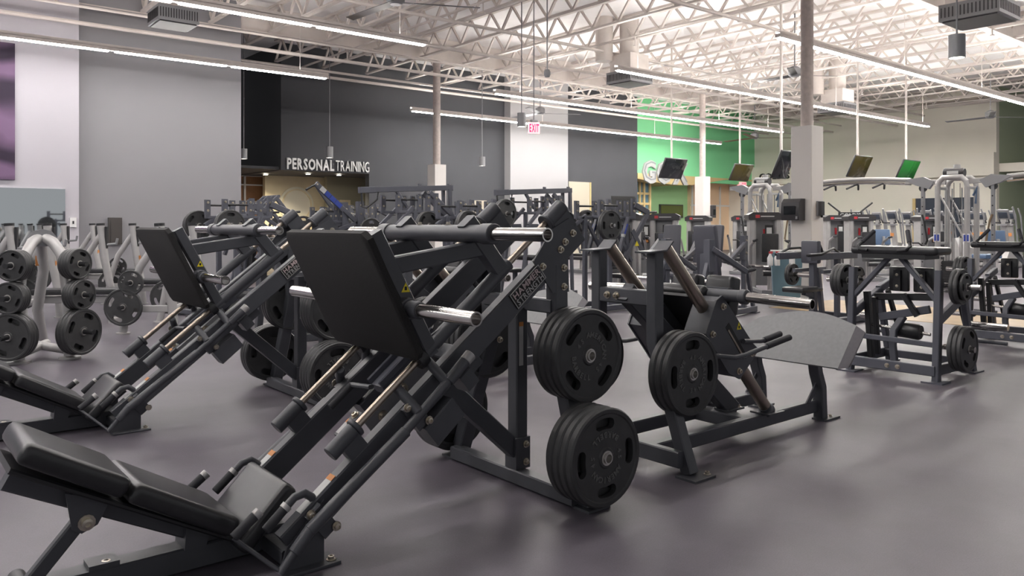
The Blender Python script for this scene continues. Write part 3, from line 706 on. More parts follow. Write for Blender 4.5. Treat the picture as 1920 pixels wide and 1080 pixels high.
# ================================================================ hack press
def hack_press():
    yc = 3.01
    t = thing('hack_press', 'plate loaded hack press with a big grey foot platform, beside the nearest leg press', 'exercise machine', (4.1, yc, 0))
    my = lambda y: 2 * yc - y
    for near in (True, False):
        Y = (lambda y: y) if near else my
        sg = -1 if near else 1
        part(t, 'upright', FRAME, ('path', [(3.305, Y(2.80), 1.165), (3.305, Y(2.80), .68), (3.33, Y(2.585), .012)], .07, .07, (1, 0, 0)))
        fp = part(t, 'foot_pad', FRAME, ('box', 3.24, 3.41, Y(2.545) - .065, Y(2.545) + .065, 0, .012)); bolt(fp, (3.39, Y(2.52), .012), (0, 0, 1))
        part(t, 'upright_cap', FRAME, ('path', [(3.20, Y(2.8), 1.168), (3.345, Y(2.8), 1.175), (3.40, Y(2.8), 1.225)], .105, .010, (0, 0, 1), .002))
        part(t, 'guide_rod', RODM, ('tube', [(3.385, Y(2.8), 1.195), (4.385, Y(2.8), .145)], .037, 22))
        rs = part(t, 'rod_shoe', FRAME, ('lathe', [(.0, 0), (.05, 0), (.05, .02), (.039, .03), (.039, .05)], (4.385, Y(2.8), .14), (-.69, 0, .72), 18), ('box', 4.30, 4.47, Y(2.8) - .07, Y(2.8) + .07, .132, .142))
        part(t, 'side_rail', FRAME, ('beam', (3.29, Y(2.81), .09), (4.95, Y(2.81), .09), .06, .08))
        part(t, 'plate_peg', HUBM, ('pipe_end', (3.40, Y(2.76), .52), (3.40, Y(2.603), .52), .0245, 18, .005, .04), ('tube', [(3.33, Y(2.75), .52), (3.42, Y(2.75), .52)], .03, 10))
        # platform leg
        part(t, 'platform_leg', FRAME, ('path', [(4.99, Y(2.78), .0), (4.975, Y(2.78), .22), (4.93, Y(2.78), .32), (4.90, Y(2.78), .46)], .06, .075, (0, 1, 0)))
        part(t, 'leg_web', FRAME, ('prism', [(4.955, .28), (4.80, .13), (4.86, .13), (4.965, .25)], 'Y', Y(2.78) - .005, Y(2.78) + .005))
        fp = part(t, 'foot_pad', FRAME, ('box', 4.93, 5.12, Y(2.76) - .05, Y(2.76) + .05, 0, .012)); bolt(fp, (5.06, Y(2.75), .012), (0, 0, 1), .8)
        # carriage housing on the rod
        pol = [(3.794, .909), (4.102, .603), (4.163, .562), (4.102, .51), (3.966, .406), (3.855, .457), (3.64, .702), (3.659, .742), (3.74, .885)]
        cx = sum(p[0] for p in pol) / len(pol); cz = sum(p[1] for p in pol) / len(pol)
        hs = part(t, 'carriage_plate', FRAME, ('prism', pol, 'Y', Y(2.715), Y(2.727)))
        part(t, 'carriage_housing', FRAME, ('prism', [(cx + (a - cx) * .965, cz + (b - cz) * .965) for a, b in pol], 'Y', Y(2.727), Y(2.875)))
        part(hs, 'slot', BLACK, ('beam', (3.84, Y(2.7145), .735), (4.01, Y(2.7145), .535), .002, .040, (0, 0, 1), 0))
        part(hs, 'rod_in_slot', RODM, ('beam', (3.85, Y(2.713), .705), (4.0, Y(2.713), .535), .002, .012, (0, 0, 1), 0))
        k = part(hs, 'danger_triangle', YELLOW, ('prism', [(3.955, .745), (3.935, .70), (3.98, .70)], 'Y', Y(2.7138), Y(2.715))); part(k, 'pictogram', BLACK, ('box', 3.95, 3.963, min(Y(2.7134), Y(2.7138)), max(Y(2.7134), Y(2.7138)), .706, .722))
        for bx, bz in ((3.80, .845), (3.70, .695), (3.955, .455), (4.09, .545)): bolt(hs, (bx, Y(2.715), bz), (0, sg, 0), 1.1)
        # loading bar
        part(t, 'loading_peg', CHROME, ('pipe_end', (3.85, Y(2.60), .905), (3.85, Y(2.19), .895), .0285))
        part(t, 'peg_collar', FRAME, ('cyl', (3.85, Y(2.63), .905), (3.85, Y(2.585), .905), .042, 18, .004))
        # release handles
        h = part(t, 'release_lever', FRAME, ('tube', [(3.56, Y(2.66), .60), (3.75, Y(2.60), .572), (3.85, Y(2.60), .575), (4.07, Y(2.60), .605)], .014, 10)); part(h, 'grip', GRIP, ('cyl', (4.06, Y(2.60), .603), (4.31, Y(2.60), .635), .0185, 12, .003))
        h = part(t, 'side_handle', FRAME, ('tube', [(3.98, Y(2.70), .63), (4.16, Y(2.70), .615), (4.2, Y(2.70), .618)], .014, 10)); part(h, 'grip', GRIP, ('cyl', (4.19, Y(2.70), .616), (4.37, Y(2.70), .64), .0185, 12, .003))
        # shoulder pad
        b = pad(t, 'shoulder_pad', VINYL, (4.02, Y(2.88), .885), (.10, .20, .24), (1, 0, -.15), (0, 1, 0), .03, 3)
    part(t, 'bar_sleeve', FRAME, ('cyl', (3.85, 2.60, .905), (3.85, my(2.60), .905), .036, 18, .003))
    part(t, 'pad_bracket', FRAME, ('box', 3.93, 3.97, yc - .24, yc + .20, .86, .94))
    cb = part(t, 'upright_cross_bar', FRAME, ('beam', (3.30, 2.83, .915), (3.30, my(2.83), .915), .05, .085)); bolt(cb, (3.275, 3.055, .915), (-1, 0, 0), 1.2); bolt(cb, (3.275, 3.125, .915), (-1, 0, 0), 1.2)
    part(t, 'spine_beam', FRAME, ('beam', (3.30, yc, .94), (4.31, yc, .12), .075, .11))
    part(t, 'front_cross_beam', FRAME, ('beam', (3.275, 2.60, .09), (3.275, my(2.60), .09), .05, .085))
    part(t, 'middle_cross_beam', FRAME, ('beam', (4.20, 2.82, .09), (4.20, my(2.82), .09), .10, .08))
    sh = part(t, 'spine_shoe', FRAME, ('box', 4.20, 4.36, yc - .06, yc + .06, .132, .142)); bolt(sh, (4.335, yc - .03, .142), (0, 0, 1))
    bl = part(t, 'stop_block', BLACKM, ('box', 4.12, 4.20, yc + .08, yc + .20, .20, .26)); bolt(bl, (4.12, yc + .11, .235), (-1, 0, 0)); bolt(bl, (4.12, yc + .17, .235), (-1, 0, 0))
    part(t, 'stop_post', FRAME, ('beam', (4.17, yc + .14, .13), (4.17, yc + .14, .21), .05, .05, (1, 0, 0)))
    part(t, 'back_pad_board', BLACKM, ('beam', (3.74, yc, .90), (4.22, yc, .47), .34, .02))
    pad(t, 'back_pad', VINYL, (4.02, yc, .735), (.62, .34, .07), (.745, 0, -.667), (0, 1, 0), .03, 3)
    part(t, 'rear_cross_beam', FRAME, ('beam', (4.93, 2.82, .40), (4.93, my(2.82), .40), .05, .06))
    # foot platform: rounded top edge, turned-up near wing
    base = V((4.79, 0, .393)); d = V((.69, 0, .724)); nn = V((-.724, 0, .69))
    poly = [(2.55, 0), (2.545, .35)]
    for i in range(1, 12):
        a = i / 12; poly.append((2.55 + .72 * a, .35 - .015 * a + .092 * math.sin(math.pi * a)))
    poly += [(3.27, .335), (3.40, .20), (3.43, 0)]
    rings = [[base + V((0, y, 0)) + d * s + nn * k for y, s in poly] for k in (-.006, .006)]
    set_org(4.1, yc, 0)
    pf = link('foot_platform', MB().loft(rings).mesh('foot_platform'), PLATFORM, t)
    r2 = [at(1606, 611, 'Y', 2.545), at(1623, 624, 'Y', 2.49), at(1620, 629, 'Y', 2.49), at(1594, 688, 'Y', 2.49), at(1590, 690, 'Y', 2.49), at(1571, 692, 'Y', 2.545)]
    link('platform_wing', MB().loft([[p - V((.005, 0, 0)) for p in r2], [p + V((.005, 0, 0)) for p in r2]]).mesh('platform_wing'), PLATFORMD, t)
    return t
hack_press()
plates('the near side of the hack press', (3.40, 2.615, .52), (0, -1, 0), 3, spin=1.57)
plates('the far side of the hack press', (3.40, 3.40, .52), (0, 1, 0), 2, spin=.2)
# ================================================================ kneeling leg curl
def leg_curl():
    yc = 3.17
    t = thing('kneeling_leg_curl', 'plate loaded kneeling leg curl machine with a flat arm pad, beside the grey foot platform', 'exercise machine', (7.2, yc, 0), 'the two kneeling leg curls')
    for sg in (-1, 1):
        y = yc + sg * .37
        part(t, 'front_post', FRAME2, ('beam', (6.865, y, 0), (6.925, y, .93), .055, .07, (1, 0, 0)))
        part(t, 'foot_pad', FRAME2, ('box', 6.77, 6.94, y - .085, y + .085, 0, .012))
        part(t, 'rear_foot_pad', FRAME2, ('box', 7.52, 7.72, y - .06, y + .06, 0, .012))
        part(t, 'side_rail', FRAME2, ('beam', (6.89, y, .10), (7.60, y, .10), .05, .085))
        part(t, 'rear_leg', FRAME2, ('beam', (7.63, y, .0), (7.42, y, .70), .05, .065, (1, 0, 0)))
        part(t, 'pivot_arm', FRAME2, ('beam', (6.93, y, .52), (7.42, y, .69), .05, .075))
        part(t, 'pivot_link', FRAME2, ('beam', (7.40, y, .70), (7.66, y, .77), .045, .07))
        part(t, 'swing_arm', BLACKM, ('beam', (7.46, y - sg * .06, .70), (7.72, y - sg * .06, .26), .03, .06, (1, 0, 0)))
        bolt(t, (7.43, y + sg * .027, .685), (0, sg, 0)); bolt(t, (6.87, y - sg * .0, .14), (-1, 0, 0))
        part(t, 'diagonal_strut', FRAME2, ('beam', (6.915, y, .66), (6.94, yc + sg * .05, 1.03), .04, .055, (1, 0, 0)))
        part(t, 'loading_peg', CHROME, ('tube', [(7.0, y + sg * .0, .80), (7.0, y + sg * .29, .80)], .0245, 14))
        part(t, 'storage_peg', CHROME, ('tube', [(7.02, y, .285), (7.02, y + sg * .24, .285)], .0245, 14), ('tube', [(6.88, y, .285), (7.02, y, .285)], .02, 8))
        part(t, 'swing_peg', CHROME, ('tube', [(7.63, y - sg * .05, .42), (7.63, y + sg * .28, .42)], .03, 14))
        part(t, 'pull_bar', FRAME2, ('tube', [(7.70, y, .27), (7.70, y + sg * .25, .27)], .016, 10))
        kp = pad(t, 'knee_pad', VINYL, (7.12, yc + sg * .105 - .06, .83), (.05, .17, .22), (1, 0, 0), (0, 1, 0), .018, 2)
        br = part(t, 'pad_bracket', BLACKM, ('box', 7.065, 7.095, yc + sg * .105 - .09, yc + sg * .105 - .03, .73, .91)); bolt(br, (7.065, yc + sg * .105 - .06, .87), (-1, 0, 0), .7); bolt(br, (7.065, yc + sg * .105 - .06, .77), (-1, 0, 0), .7)
        h = part(t, 'handle', BLACKM, ('tube', [(6.80, yc + sg * .13 + .05, 1.09), (6.80, yc + sg * .20 + .05, 1.10), (6.83, yc + sg * .225 + .05, 1.13), (6.95, yc + sg * .15 + .05, 1.25)], .014, 10)); part(h, 'grip', GRIP, ('cyl', (6.86, yc + sg * .205 + .05, 1.16), (6.96, yc + sg * .145 + .05, 1.26), .019, 10, .003))
    part(t, 'front_beam', FRAME2, ('beam', (6.85, yc - .37, .095), (6.85, yc + .37, .095), .05, .085)); bolt(t, (6.825, yc + .02, .095), (-1, 0, 0), 1.1); bolt(t, (6.825, yc - .07, .095), (-1, 0, 0), 1.1)
    part(t, 'middle_bar', FRAME2, ('beam', (6.87, yc - .37, .31), (6.87, yc + .37, .325), .03, .045))
    part(t, 'pad_board', BLACKM, ('box', 6.82, 7.10, yc - .30, yc + .24, 1.02, 1.06))
    pad(t, 'arm_pad', VINYL, (6.96, yc - .03, 1.09), (.30, .74, .07), (1, 0, 0), (0, 1, 0), .03, 3)
    part(t, 'curved_post', FRAME2, ('path', [(7.0, yc + .03, .06), (7.0, yc + .05, .25), (7.02, yc + .05, .38), (7.10, yc, .50)], .05, .055, (0, 1, 0)))
    part(t, 'saddle_bar', FRAME2, ('beam', (7.08, yc + .20, .48), (7.10, yc - .22, .58), .05, .07))
    part(t, 'saddle_upright', BLACKM, ('beam', (7.05, yc - .02, .70), (7.05, yc - .14, .52), .045, .05, (1, 0, 0)))
    part(t, 'knee_beam', BLACKM, ('beam', (7.10, yc + .25, .66), (7.10, yc - .28, .69), .05, .06))
    part(t, 'rear_beam', FRAME2, ('beam', (7.50, yc - .37, .10), (7.50, yc + .37, .10), .05, .07))
    part(t, 'roller_axle', CHROME, ('tube', [(7.12, yc + .30, .40), (7.12, yc - .22, .36)], .014, 10))
    part(t, 'roller_pad', VINYL, ('lathe', [(0, 0), (.06, 0), (.07, .015), (.07, .195), (.06, .21), (0, .21)], (7.12, yc + .07, .385), (0, -1, -.07), 20))
    part(t, 'roller_link', BLACKM, ('beam', (7.06, yc + .24, .66), (7.12, yc + .24, .14), .04, .05, (1, 0, 0)))
    part(t, 'inner_leg', BLACKM, ('beam', (7.12, yc + .34, .70), (7.12, yc + .30, .10), .05, .06, (1, 0, 0)))
    k = part(t, 'danger_triangle', YELLOW, ('prism', [(7.60, .20), (7.575, .16), (7.625, .16)], 'Y', yc - .40, yc - .3985))
    return t
curl = leg_curl()
curl2 = again(curl, 'plate loaded kneeling leg curl machine cut off by the right edge', (7.2 + 2.72, 3.17 + .02, 0))
for nm, dx in (('the nearer leg curl', 0), ('the farther leg curl', 2.72)):
    plates('the upper near peg of ' + nm, (7.0 + dx, 2.61, .80), (0, -1, 0), 3, kinds=['tiny', 'small', 'small'], letters=False)
    plates('the lower near peg of ' + nm, (7.02 + dx, 2.60, .285), (0, -1, 0), 3, kind='mid', letters=False, spin=.5)
    plates('the upper far peg of ' + nm, (7.0 + dx, 3.73, .80), (0, 1, 0), 3, kind='small', letters=False)
# ================================================================ second hack press
hp = [o for o in COL.objects if o.name == 'hack_press'][0]
again(hp, 'hack press standing behind the nearest leg press, its grey platform half hidden', (4.12, 3.01 + 2.57, 0)); hp['group'] = 'the hack presses'
again(hp, 'third hack press, farthest back, its platform seen through the leg press rails', (4.14, 3.01 + 5.16, 0), 0, 'the hack presses')
plates('the near side of the hidden hack press', (3.42, 2.615 + 2.57, .52), (0, -1, 0), 2, spin=.4)
# ================================================================ plate loaded upper-body machines
def L(t, dx=0, dy=0): return V((t[0] + dx, t[1] + dy, 0))
class Mach:
    """helper that writes parts in coordinates of its own"""
    def __init__(s, name, label, cat, group=None): s.t = thing(name, label, cat, (0, 0, 0), group)
    def b(s, name, p, q, w=.06, h=.07, m=None, up=(0, 0, 1)): return part(s.t, name, m or FRAME2, ('beam', p, q, w, h, up))
    def post(s, name, p, q, w=.06, h=.07, m=None): return part(s.t, name, m or FRAME2, ('beam', p, q, w, h, (1, 0, 0)))
    def tb(s, name, pts, r=.016, m=None, n=10): return part(s.t, name, m or BLACKM, ('tube', pts, r, n))
    def pd(s, name, c, size, ux=(1, 0, 0), uy=(0, 1, 0), m=None, bev=.025): return pad(s.t, name, m or VINYL, c, size, ux, uy, bev, 2)
    def put(s, x, y, rz=0.0): s.t.location = (x, y, 0); s.t.rotation_euler = (0, 0, rz); return s.t
def decal(m, p, q, w=.064, h=.05):
    d = (V(q) - V(p)); o = None
    for i, (a, b, mt) in enumerate(((0, .22, PAPER), (.24, .45, BLUE), (.47, .7, BLUE), (.72, 1.0, BLUE))):
        o = part(m.t, 'decal', mt, ('beam', V(p) + d * a, V(p) + d * b, w, h, (0, 0, 1), 0))
def base_frame(m, x0=-.8, x1=.75, w=.32):
    for sg in (-1, 1):
        m.b('base_rail', (x0, sg * w, .06), (x1, sg * w, .06), .06, .08)
        for x in (x0 + .05, x1 - .05): part(m.t, 'foot_pad', FRAME2, ('box', x - .07, x + .07, sg * w - .06, sg * w + .06, 0, .014))
    m.b('base_cross_beam', (x0 + .05, -w, .06), (x0 + .05, w, .06)); m.b('base_cross_beam', (x1 - .05, -w, .06), (x1 - .05, w, .06))
def seat(m, x, z=.48, back=True, bm=None, bz=.95, bh=.62):
    m.pd('seat_pad', (x, 0, z), (.38, .34, .07)); m.post('seat_post', (x, 0, .06), (x, 0, z - .04), .07, .07)
    m.b('spine_beam', (x - .45, 0, .06), (x + .5, 0, .06), .07, .08)
    if back:
        m.pd('back_pad', (x - .24, 0, bz), (.07, .30, bh), (1, 0, -.12), (0, 1, 0), bm); m.post('back_post', (x - .33, 0, .06), (x - .29, 0, bz + .1), .06, .06)
def cage(m, x0, x1, y, z0, z1):
    """bolted pivot frame"""
    m.b('cage_bar', (x0, y, z0), (x1, y, z0), .05, .045)
    m.tb('pivot_shaft', [(x0, y, z1 - .08), (x0 + (x1 - x0) * .62, y, z1 - .08)], .016, BLACKM, 8)
    for i, x in enumerate((x0, x0 + (x1 - x0) * .55, x0 + (x1 - x0) * .78, x1)):
        br = part(m.t, 'pivot_plate', FRAME2, ('box', x - .04, x + .04, y - .02, y + .02, z0 - .02, z1 + (.04 if i == 3 else 0)))
        for z in (z0 + .10, z1 - .04): bolt(br, (x, y - .02, z), (0, -1, 0), 1.0)
def pulldown(label, x, y, rz=0):
    m = Mach('lat_pulldown', label, 'exercise machine', 'plate loaded pulldown machines'); base_frame(m)
    m.b('lever_beam', (-.72, 0, 1.875), (.92, 0, 1.955), .07, .09); m.b('lever_sleeve', (-.90, 0, 1.865), (-.62, 0, 1.88), .08, .10)
    m.tb('pull_handle', [(-.86, -.0, 1.82), (-.85, -.02, 1.60), (-.80, -.06, 1.58), (-.64, -.12, 1.72), (-.62, -.12, 1.84)], .016)
    m.post('stub_post', (.25, 0, 1.93), (.25, 0, 2.0), .05, .05); m.post('stub_post', (.85, 0, 1.95), (.85, 0, 2.02), .05, .05)
    m.b('lever_link', (-.2, 0, 1.86), (.0, 0, 1.60), .05, .05); m.b('weight_lever', (.38, -.1, 1.86), (.98, -.1, 1.36), .06, .08); m.b('weight_lever', (.38, .1, 1.86), (.98, .1, 1.36), .06, .08)
    cage(m, -.32, .42, -.24, 1.52, 1.80); cage(m, -.32, .42, .24, 1.52, 1.80)
    for sg in (-1, 1):
        m.post('main_post', (0, sg * .24, .06), (0, sg * .24, 1.54)); m.b('front_brace', (-.36, sg * .26, 1.30), (-.04, sg * .24, 1.60), .05, .06); m.b('lower_brace', (-.55, sg * .28, .08), (-.36, sg * .26, 1.30), .05, .06, None, (1, 0, 0))
        m.post('rear_post', (.86, sg * .1, .08), (.80, sg * .1, 1.92), .05, .06); m.tb('plate_peg', [(.98, sg * .1, 1.36), (.98, sg * .46, 1.36)], .0245, CHROME)
        part(m.t, 'gusset', FRAME2, ('prism', [(-.36, 1.32), (-.12, 1.32), (-.02, 1.05), (-.1, 1.0)], 'Y', sg * .24 - .01, sg * .24 + .01))
    seat(m, -.45, .5, False); m.tb('thigh_roller', [(-.2, -.28, .72), (-.2, .28, .72)], .055, VINYL, 12)
    return m.put(x, y, rz)
def isopress(label, x, y, rz=0, group='plate loaded press machines'):
    m = Mach('chest_press', label, 'exercise machine', group); base_frame(m)
    for sg in (-1, 1):
        cage(m, -.36, .36, sg * .26, 1.42, 1.68)
        m.post('main_post', (-.18, sg * .26, .06), (-.18, sg * .26, 1.44)); m.post('main_post', (.20, sg * .26, .06), (.20, sg * .26, 1.44))
        m.b('lever_arm', (.36, sg * .28, 1.62), (.66, sg * .30, 1.50), .06, .09); m.b('drop_arm', (.66, sg * .30, 1.50), (.12, sg * .30, .80), .05, .07)
        m.tb('grip_bar', [(.66, sg * .30, 1.50), (.86, sg * .30, 1.51)], .018); m.b('cross_strut', (-.12, sg * .27, 1.35), (.30, sg * .27, .75), .045, .06)
        decal(m, (.04, sg * .332, 1.12), (.12, sg * .332, 1.32), .064, .03); m.b('decal_arm', (-.05, sg * .33, .85), (.16, sg * .33, 1.42), .06, .045)
        k = part(m.t, 'danger_triangle', YELLOW, ('prism', [(.36, 1.06), (.31, .98), (.41, .98)], 'Y', sg * .335, sg * .337))
        m.b('sticker_plate', (.27, sg * .325, 1.22), (.50, sg * .325, .90), .02, .09); m.tb('plate_peg', [(-.40, sg * .24, 1.30), (-.40, sg * .58, 1.30)], .0245, CHROME)
        m.b('peg_arm', (-.40, sg * .26, 1.30), (-.16, sg * .26, 1.45), .05, .06)
    m.b('top_tie', (.0, -.26, 1.44), (.0, .26, 1.44), .05, .05); seat(m, .42, .5, True, None, .9, .5)
    return m.put(x, y, rz)
def highrow(label, x, y, rz=0):
    m = Mach('high_row', label, 'exercise machine', 'plate loaded row machines'); base_frame(m)
    for sg in (-1, 1):
        m.b('long_arm', (-.22 + .3 * (sg > 0), sg * .3, 2.02), (.60, sg * .3, 1.32), .05, .075); bolt(m.t, (-.2 + .3 * (sg > 0), sg * .3 - .026, 2.0), (0, -1, 0), 1.0)
        m.post('main_post', (.34, sg * .26, .06), (.34, sg * .26, 1.55)); pp = part(m.t, 'pivot_plate', FRAME2, ('box', .56, .68, sg * .3 - .05, sg * .3 + .05, 1.22, 1.72))
        for z in (1.3, 1.5, 1.65): bolt(pp, (.62, sg * .3 - .05, z), (0, -1, 0), 1.0)
        m.b('weight_arm', (.60, sg * .3, 1.35), (.15, sg * .3, 1.20), .05, .07); m.tb('plate_peg', [(.72, sg * .3, 1.2), (.72, sg * .62, 1.2)], .0245, CHROME)
        cage(m, -.05, .40, sg * .2, 1.36, 1.62); m.b('rear_brace', (.34, sg * .26, 1.5), (.72, sg * .3, .08), .05, .06)
    m.tb('pull_bar', [(-.40, -.3, 1.90), (-.30, -.3, 1.96), (-.20, -.3, 2.0), (.08, .3, 2.02)], .018); decal(m, (-.14, -.33, 1.94), (.24, -.33, 1.62), .012, .085)
    m.b('decal_arm', (-.22, -.30, 2.0), (.30, -.30, 1.56), .045, .08); seat(m, -.45, .5, False); m.pd('chest_pad', (-.12, 0, .98), (.08, .28, .34)); m.post('chest_post', (-.02, 0, .06), (-.04, 0, 1.0))
    return m.put(x, y, rz)
def ladderpress(label, x, y, rz=0):
    m = Mach('incline_press', label, 'exercise machine', 'plate loaded incline machines'); base_frame(m)
    for yy in (-.34, -.12, .12, .34):
        m.b('ladder_bar', (-.30, yy, 1.52), (.05, yy, 1.84), .045, .06); bolt(m.t, (-.1, yy - .023, 1.70), (0, -1, 0), 1.0)
    m.b('ladder_head', (.05, -.37, 1.84), (.05, .37, 1.84), .05, .05); m.b('ladder_foot', (-.30, -.37, 1.52), (-.30, .37, 1.52), .05, .05)
    for sg in (-1, 1):
        m.b('front_leg', (-.28, sg * .34, 1.50), (-.62, sg * .34, .06), .05, .065, None, (1, 0, 0)); m.b('rear_leg', (.02, sg * .34, 1.80), (.62, sg * .34, 1.05), .05, .07); m.post('rear_post', (.62, sg * .34, .06), (.62, sg * .34, 1.10))
        m.tb('plate_peg', [(.45, sg * .3, 1.25), (.45, sg * .66, 1.25)], .0245, CHROME); m.b('swing_arm', (-.25, sg * .28, 1.50), (.35, sg * .28, 1.05), .05, .065)
    seat(m, -.2, .5, True, None, .9, .5)
    return m.put(x, y, rz)
def seatrow(label, x, y, rz=0):
    m = Mach('seated_row', label, 'exercise machine', 'plate loaded seated rows'); base_frame(m, -.6, .8)
    m.pd('chest_pad', (-.02, 0, .95), (.10, .24, .30), (1, 0, 0), (0, 1, 0), VINYLG); m.post('pad_post', (.05, 0, .08), (.03, 0, .82), .07, .09); m.tb('pad_arm', [(.0, 0, 1.05), (.18, 0, 1.06), (.26, 0, .95)], .02)
    m.pd('seat_pad', (-.28, 0, .47), (.40, .30, .07)); m.b('seat_arm', (-.2, 0, .42), (.06, 0, .36), .06, .06)
    for sg in (-1, 1):
        m.b('row_beam', (-.45, sg * .22, .90), (.75, sg * .22, .90), .05, .09); m.tb('pull_handle', [(-.50, sg * .22, .92), (-.30, sg * .30, .93), (-.05, sg * .30, .99), (.12, sg * .24, 1.0), (.34, sg * .22, .92)], .016)
        m.post('main_post', (.32, sg * .18, .06), (.32, sg * .18, .96)); m.tb('plate_peg', [(.30, sg * .16, .62), (.30, sg * .56, .62)], .034, CHROME); m.b('low_bar', (-.1, sg * .2, .70), (.7, sg * .2, .70), .04, .05)
        m.pd('foot_plate', (.42, sg * .2, .42), (.20, .16, .05)); m.post('rear_leg', (.62, sg * .2, .06), (.5, sg * .2, .72))
    return m.put(x, y, rz)
def flatseat(label, x, y, rz=0):
    m = Mach('shoulder_press', label, 'exercise machine', 'plate loaded shoulder machines'); base_frame(m, -.6, .7)
    m.pd('back_pad', (-.02, 0, 1.0), (.08, .30, .62), (1, 0, -.15), (0, 1, 0), VINYLG, .03); m.post('back_post', (.06, 0, .08), (.05, 0, .98)); m.pd('seat_pad', (-.28, 0, .47), (.36, .32, .07), m=VINYLG); m.post('seat_post', (-.28, 0, .06), (-.28, 0, .44))
    for sg in (-1, 1):
        m.post('main_post', (.35, sg * .3, .06), (.35, sg * .3, 1.10)); pp = part(m.t, 'pivot_plate', FRAME2, ('box', .30, .40, sg * .3 - .04, sg * .3 + .04, .80, 1.15)); bolt(pp, (.35, sg * .3 - .04, 1.08), (0, -1, 0), 1.0); bolt(pp, (.35, sg * .3 - .04, .9), (0, -1, 0), 1.0)
        m.b('press_arm', (.35, sg * .33, 1.05), (-.25, sg * .36, .78), .05, .06); m.tb('grip', [(-.25, sg * .36, .78), (-.42, sg * .36, .80)], .02, GRIP); m.b('rear_brace', (.35, sg * .3, .95), (.66, sg * .3, .08), .05, .06); m.tb('plate_peg', [(.5, sg * .3, .70), (.5, sg * .62, .70)], .0245, CHROME)
    return m.put(x, y, rz)
isopress('slate press machine with dark plates in front of the grey wall', 4.3, 11.7, .15, 'plate loaded press machines by the grey wall')
ladderpress('slate incline machine with ladder-like bars before the brown panel', 5.9, 14.5)
highrow('slate row machine whose raised arm carries a bright blue decal', 6.14, 12.8)
pulldown('slate pulldown machine with a long top lever left of the tan column', 7.0, 11.3)
b4 = isopress('slate press machine in front of the tan column, small blue decal', 7.35, 10.1, .1)
set_org(0, 0, 0); part(b4, 'plate_horn', CHROME, ('tube', [(.15, -.26, 1.48), (.15, -.88, 1.48)], .0245, 12)); part(b4, 'horn_arm', FRAME2, ('beam', (.18, -.26, 1.42), (.15, -.40, 1.48), .05, .06))
plates('the tall front horn by the tan column', (7.35 + .225, 10.1 - .75, 1.48), (.10, -1, 0), 2, 'big', False, spin=.1)
isopress('slate press machine low behind the first pulldown', 7.4, 13.9, .3)
pulldown('slate pulldown machine with its top lever across the white pilaster', 9.35, 10.75)
isopress('slate press machine behind the hack press uprights, before the black doorway', 8.85, 8.5)
flatseat('slate seat with a tall grey back pad behind the hack press', 7.45, 5.55, math.pi)
seatrow('slate seated row with a small grey chest pad beside the blue bin', 9.65, 5.5)
flatseat('slate shoulder machine left of the grey tower before the green wall', 10.6, 8.6, .4)
flatseat('slate shoulder machine between the tall grey back pad and the blue bin', 9.5, 6.95, .15)
def pp(where, px, py, t, ax, n, kind='far'):
    c = V((0, 0, HC)) + ray(px, py) * t
    plates(where, tuple(c), ax, n, kind=kind, letters=False, spin=.5)
for (mx, my_, off, nm) in ((4.3, 11.7, .15, 'the press by the grey wall'), (7.35, 10.1, .1, 'the press by the tan column'), (7.4, 13.9, .3, 'the press behind the pulldown'), (8.85, 8.5, 0, 'the press by the black doorway')):
    for sg in (-1, 1):
        c = V((-.40, sg * .52, 1.30)); c.rotate(Quaternion((0, 0, 1), off)); a = V((0, sg, 0)); a.rotate(Quaternion((0, 0, 1), off))
        plates(('near' if sg < 0 else 'far') + ' side of ' + nm, (mx + c.x, my_ + c.y, 1.30), a, 2, 'far', False)
for (mx, my_, nm) in ((7.0, 11.3, 'the pulldown by the tan column'), (9.35, 10.75, 'the pulldown by the white pilaster')):
    for sg in (-1, 1): plates(('near' if sg < 0 else 'far') + ' side of ' + nm, (mx + .98, my_ + sg * .40, 1.36), (0, sg, 0), 2, 'far', False)
for sg in (-1, 1):
    plates(('near' if sg < 0 else 'far') + ' side of the decal row machine', (6.14 + .72, 12.8 + sg * .55, 1.2), (0, sg, 0), 1, 'far', False)
    plates(('near' if sg < 0 else 'far') + ' side of the ladder machine', (5.9 + .45, 14.5 + sg * .58, 1.25), (0, sg, 0), 1, 'far', False)
    plates(('near' if sg < 0 else 'far') + ' side of the seated row', (9.65 + .30, 5.5 + sg * .50, .62), (0, sg, 0), 2, 'small', False)
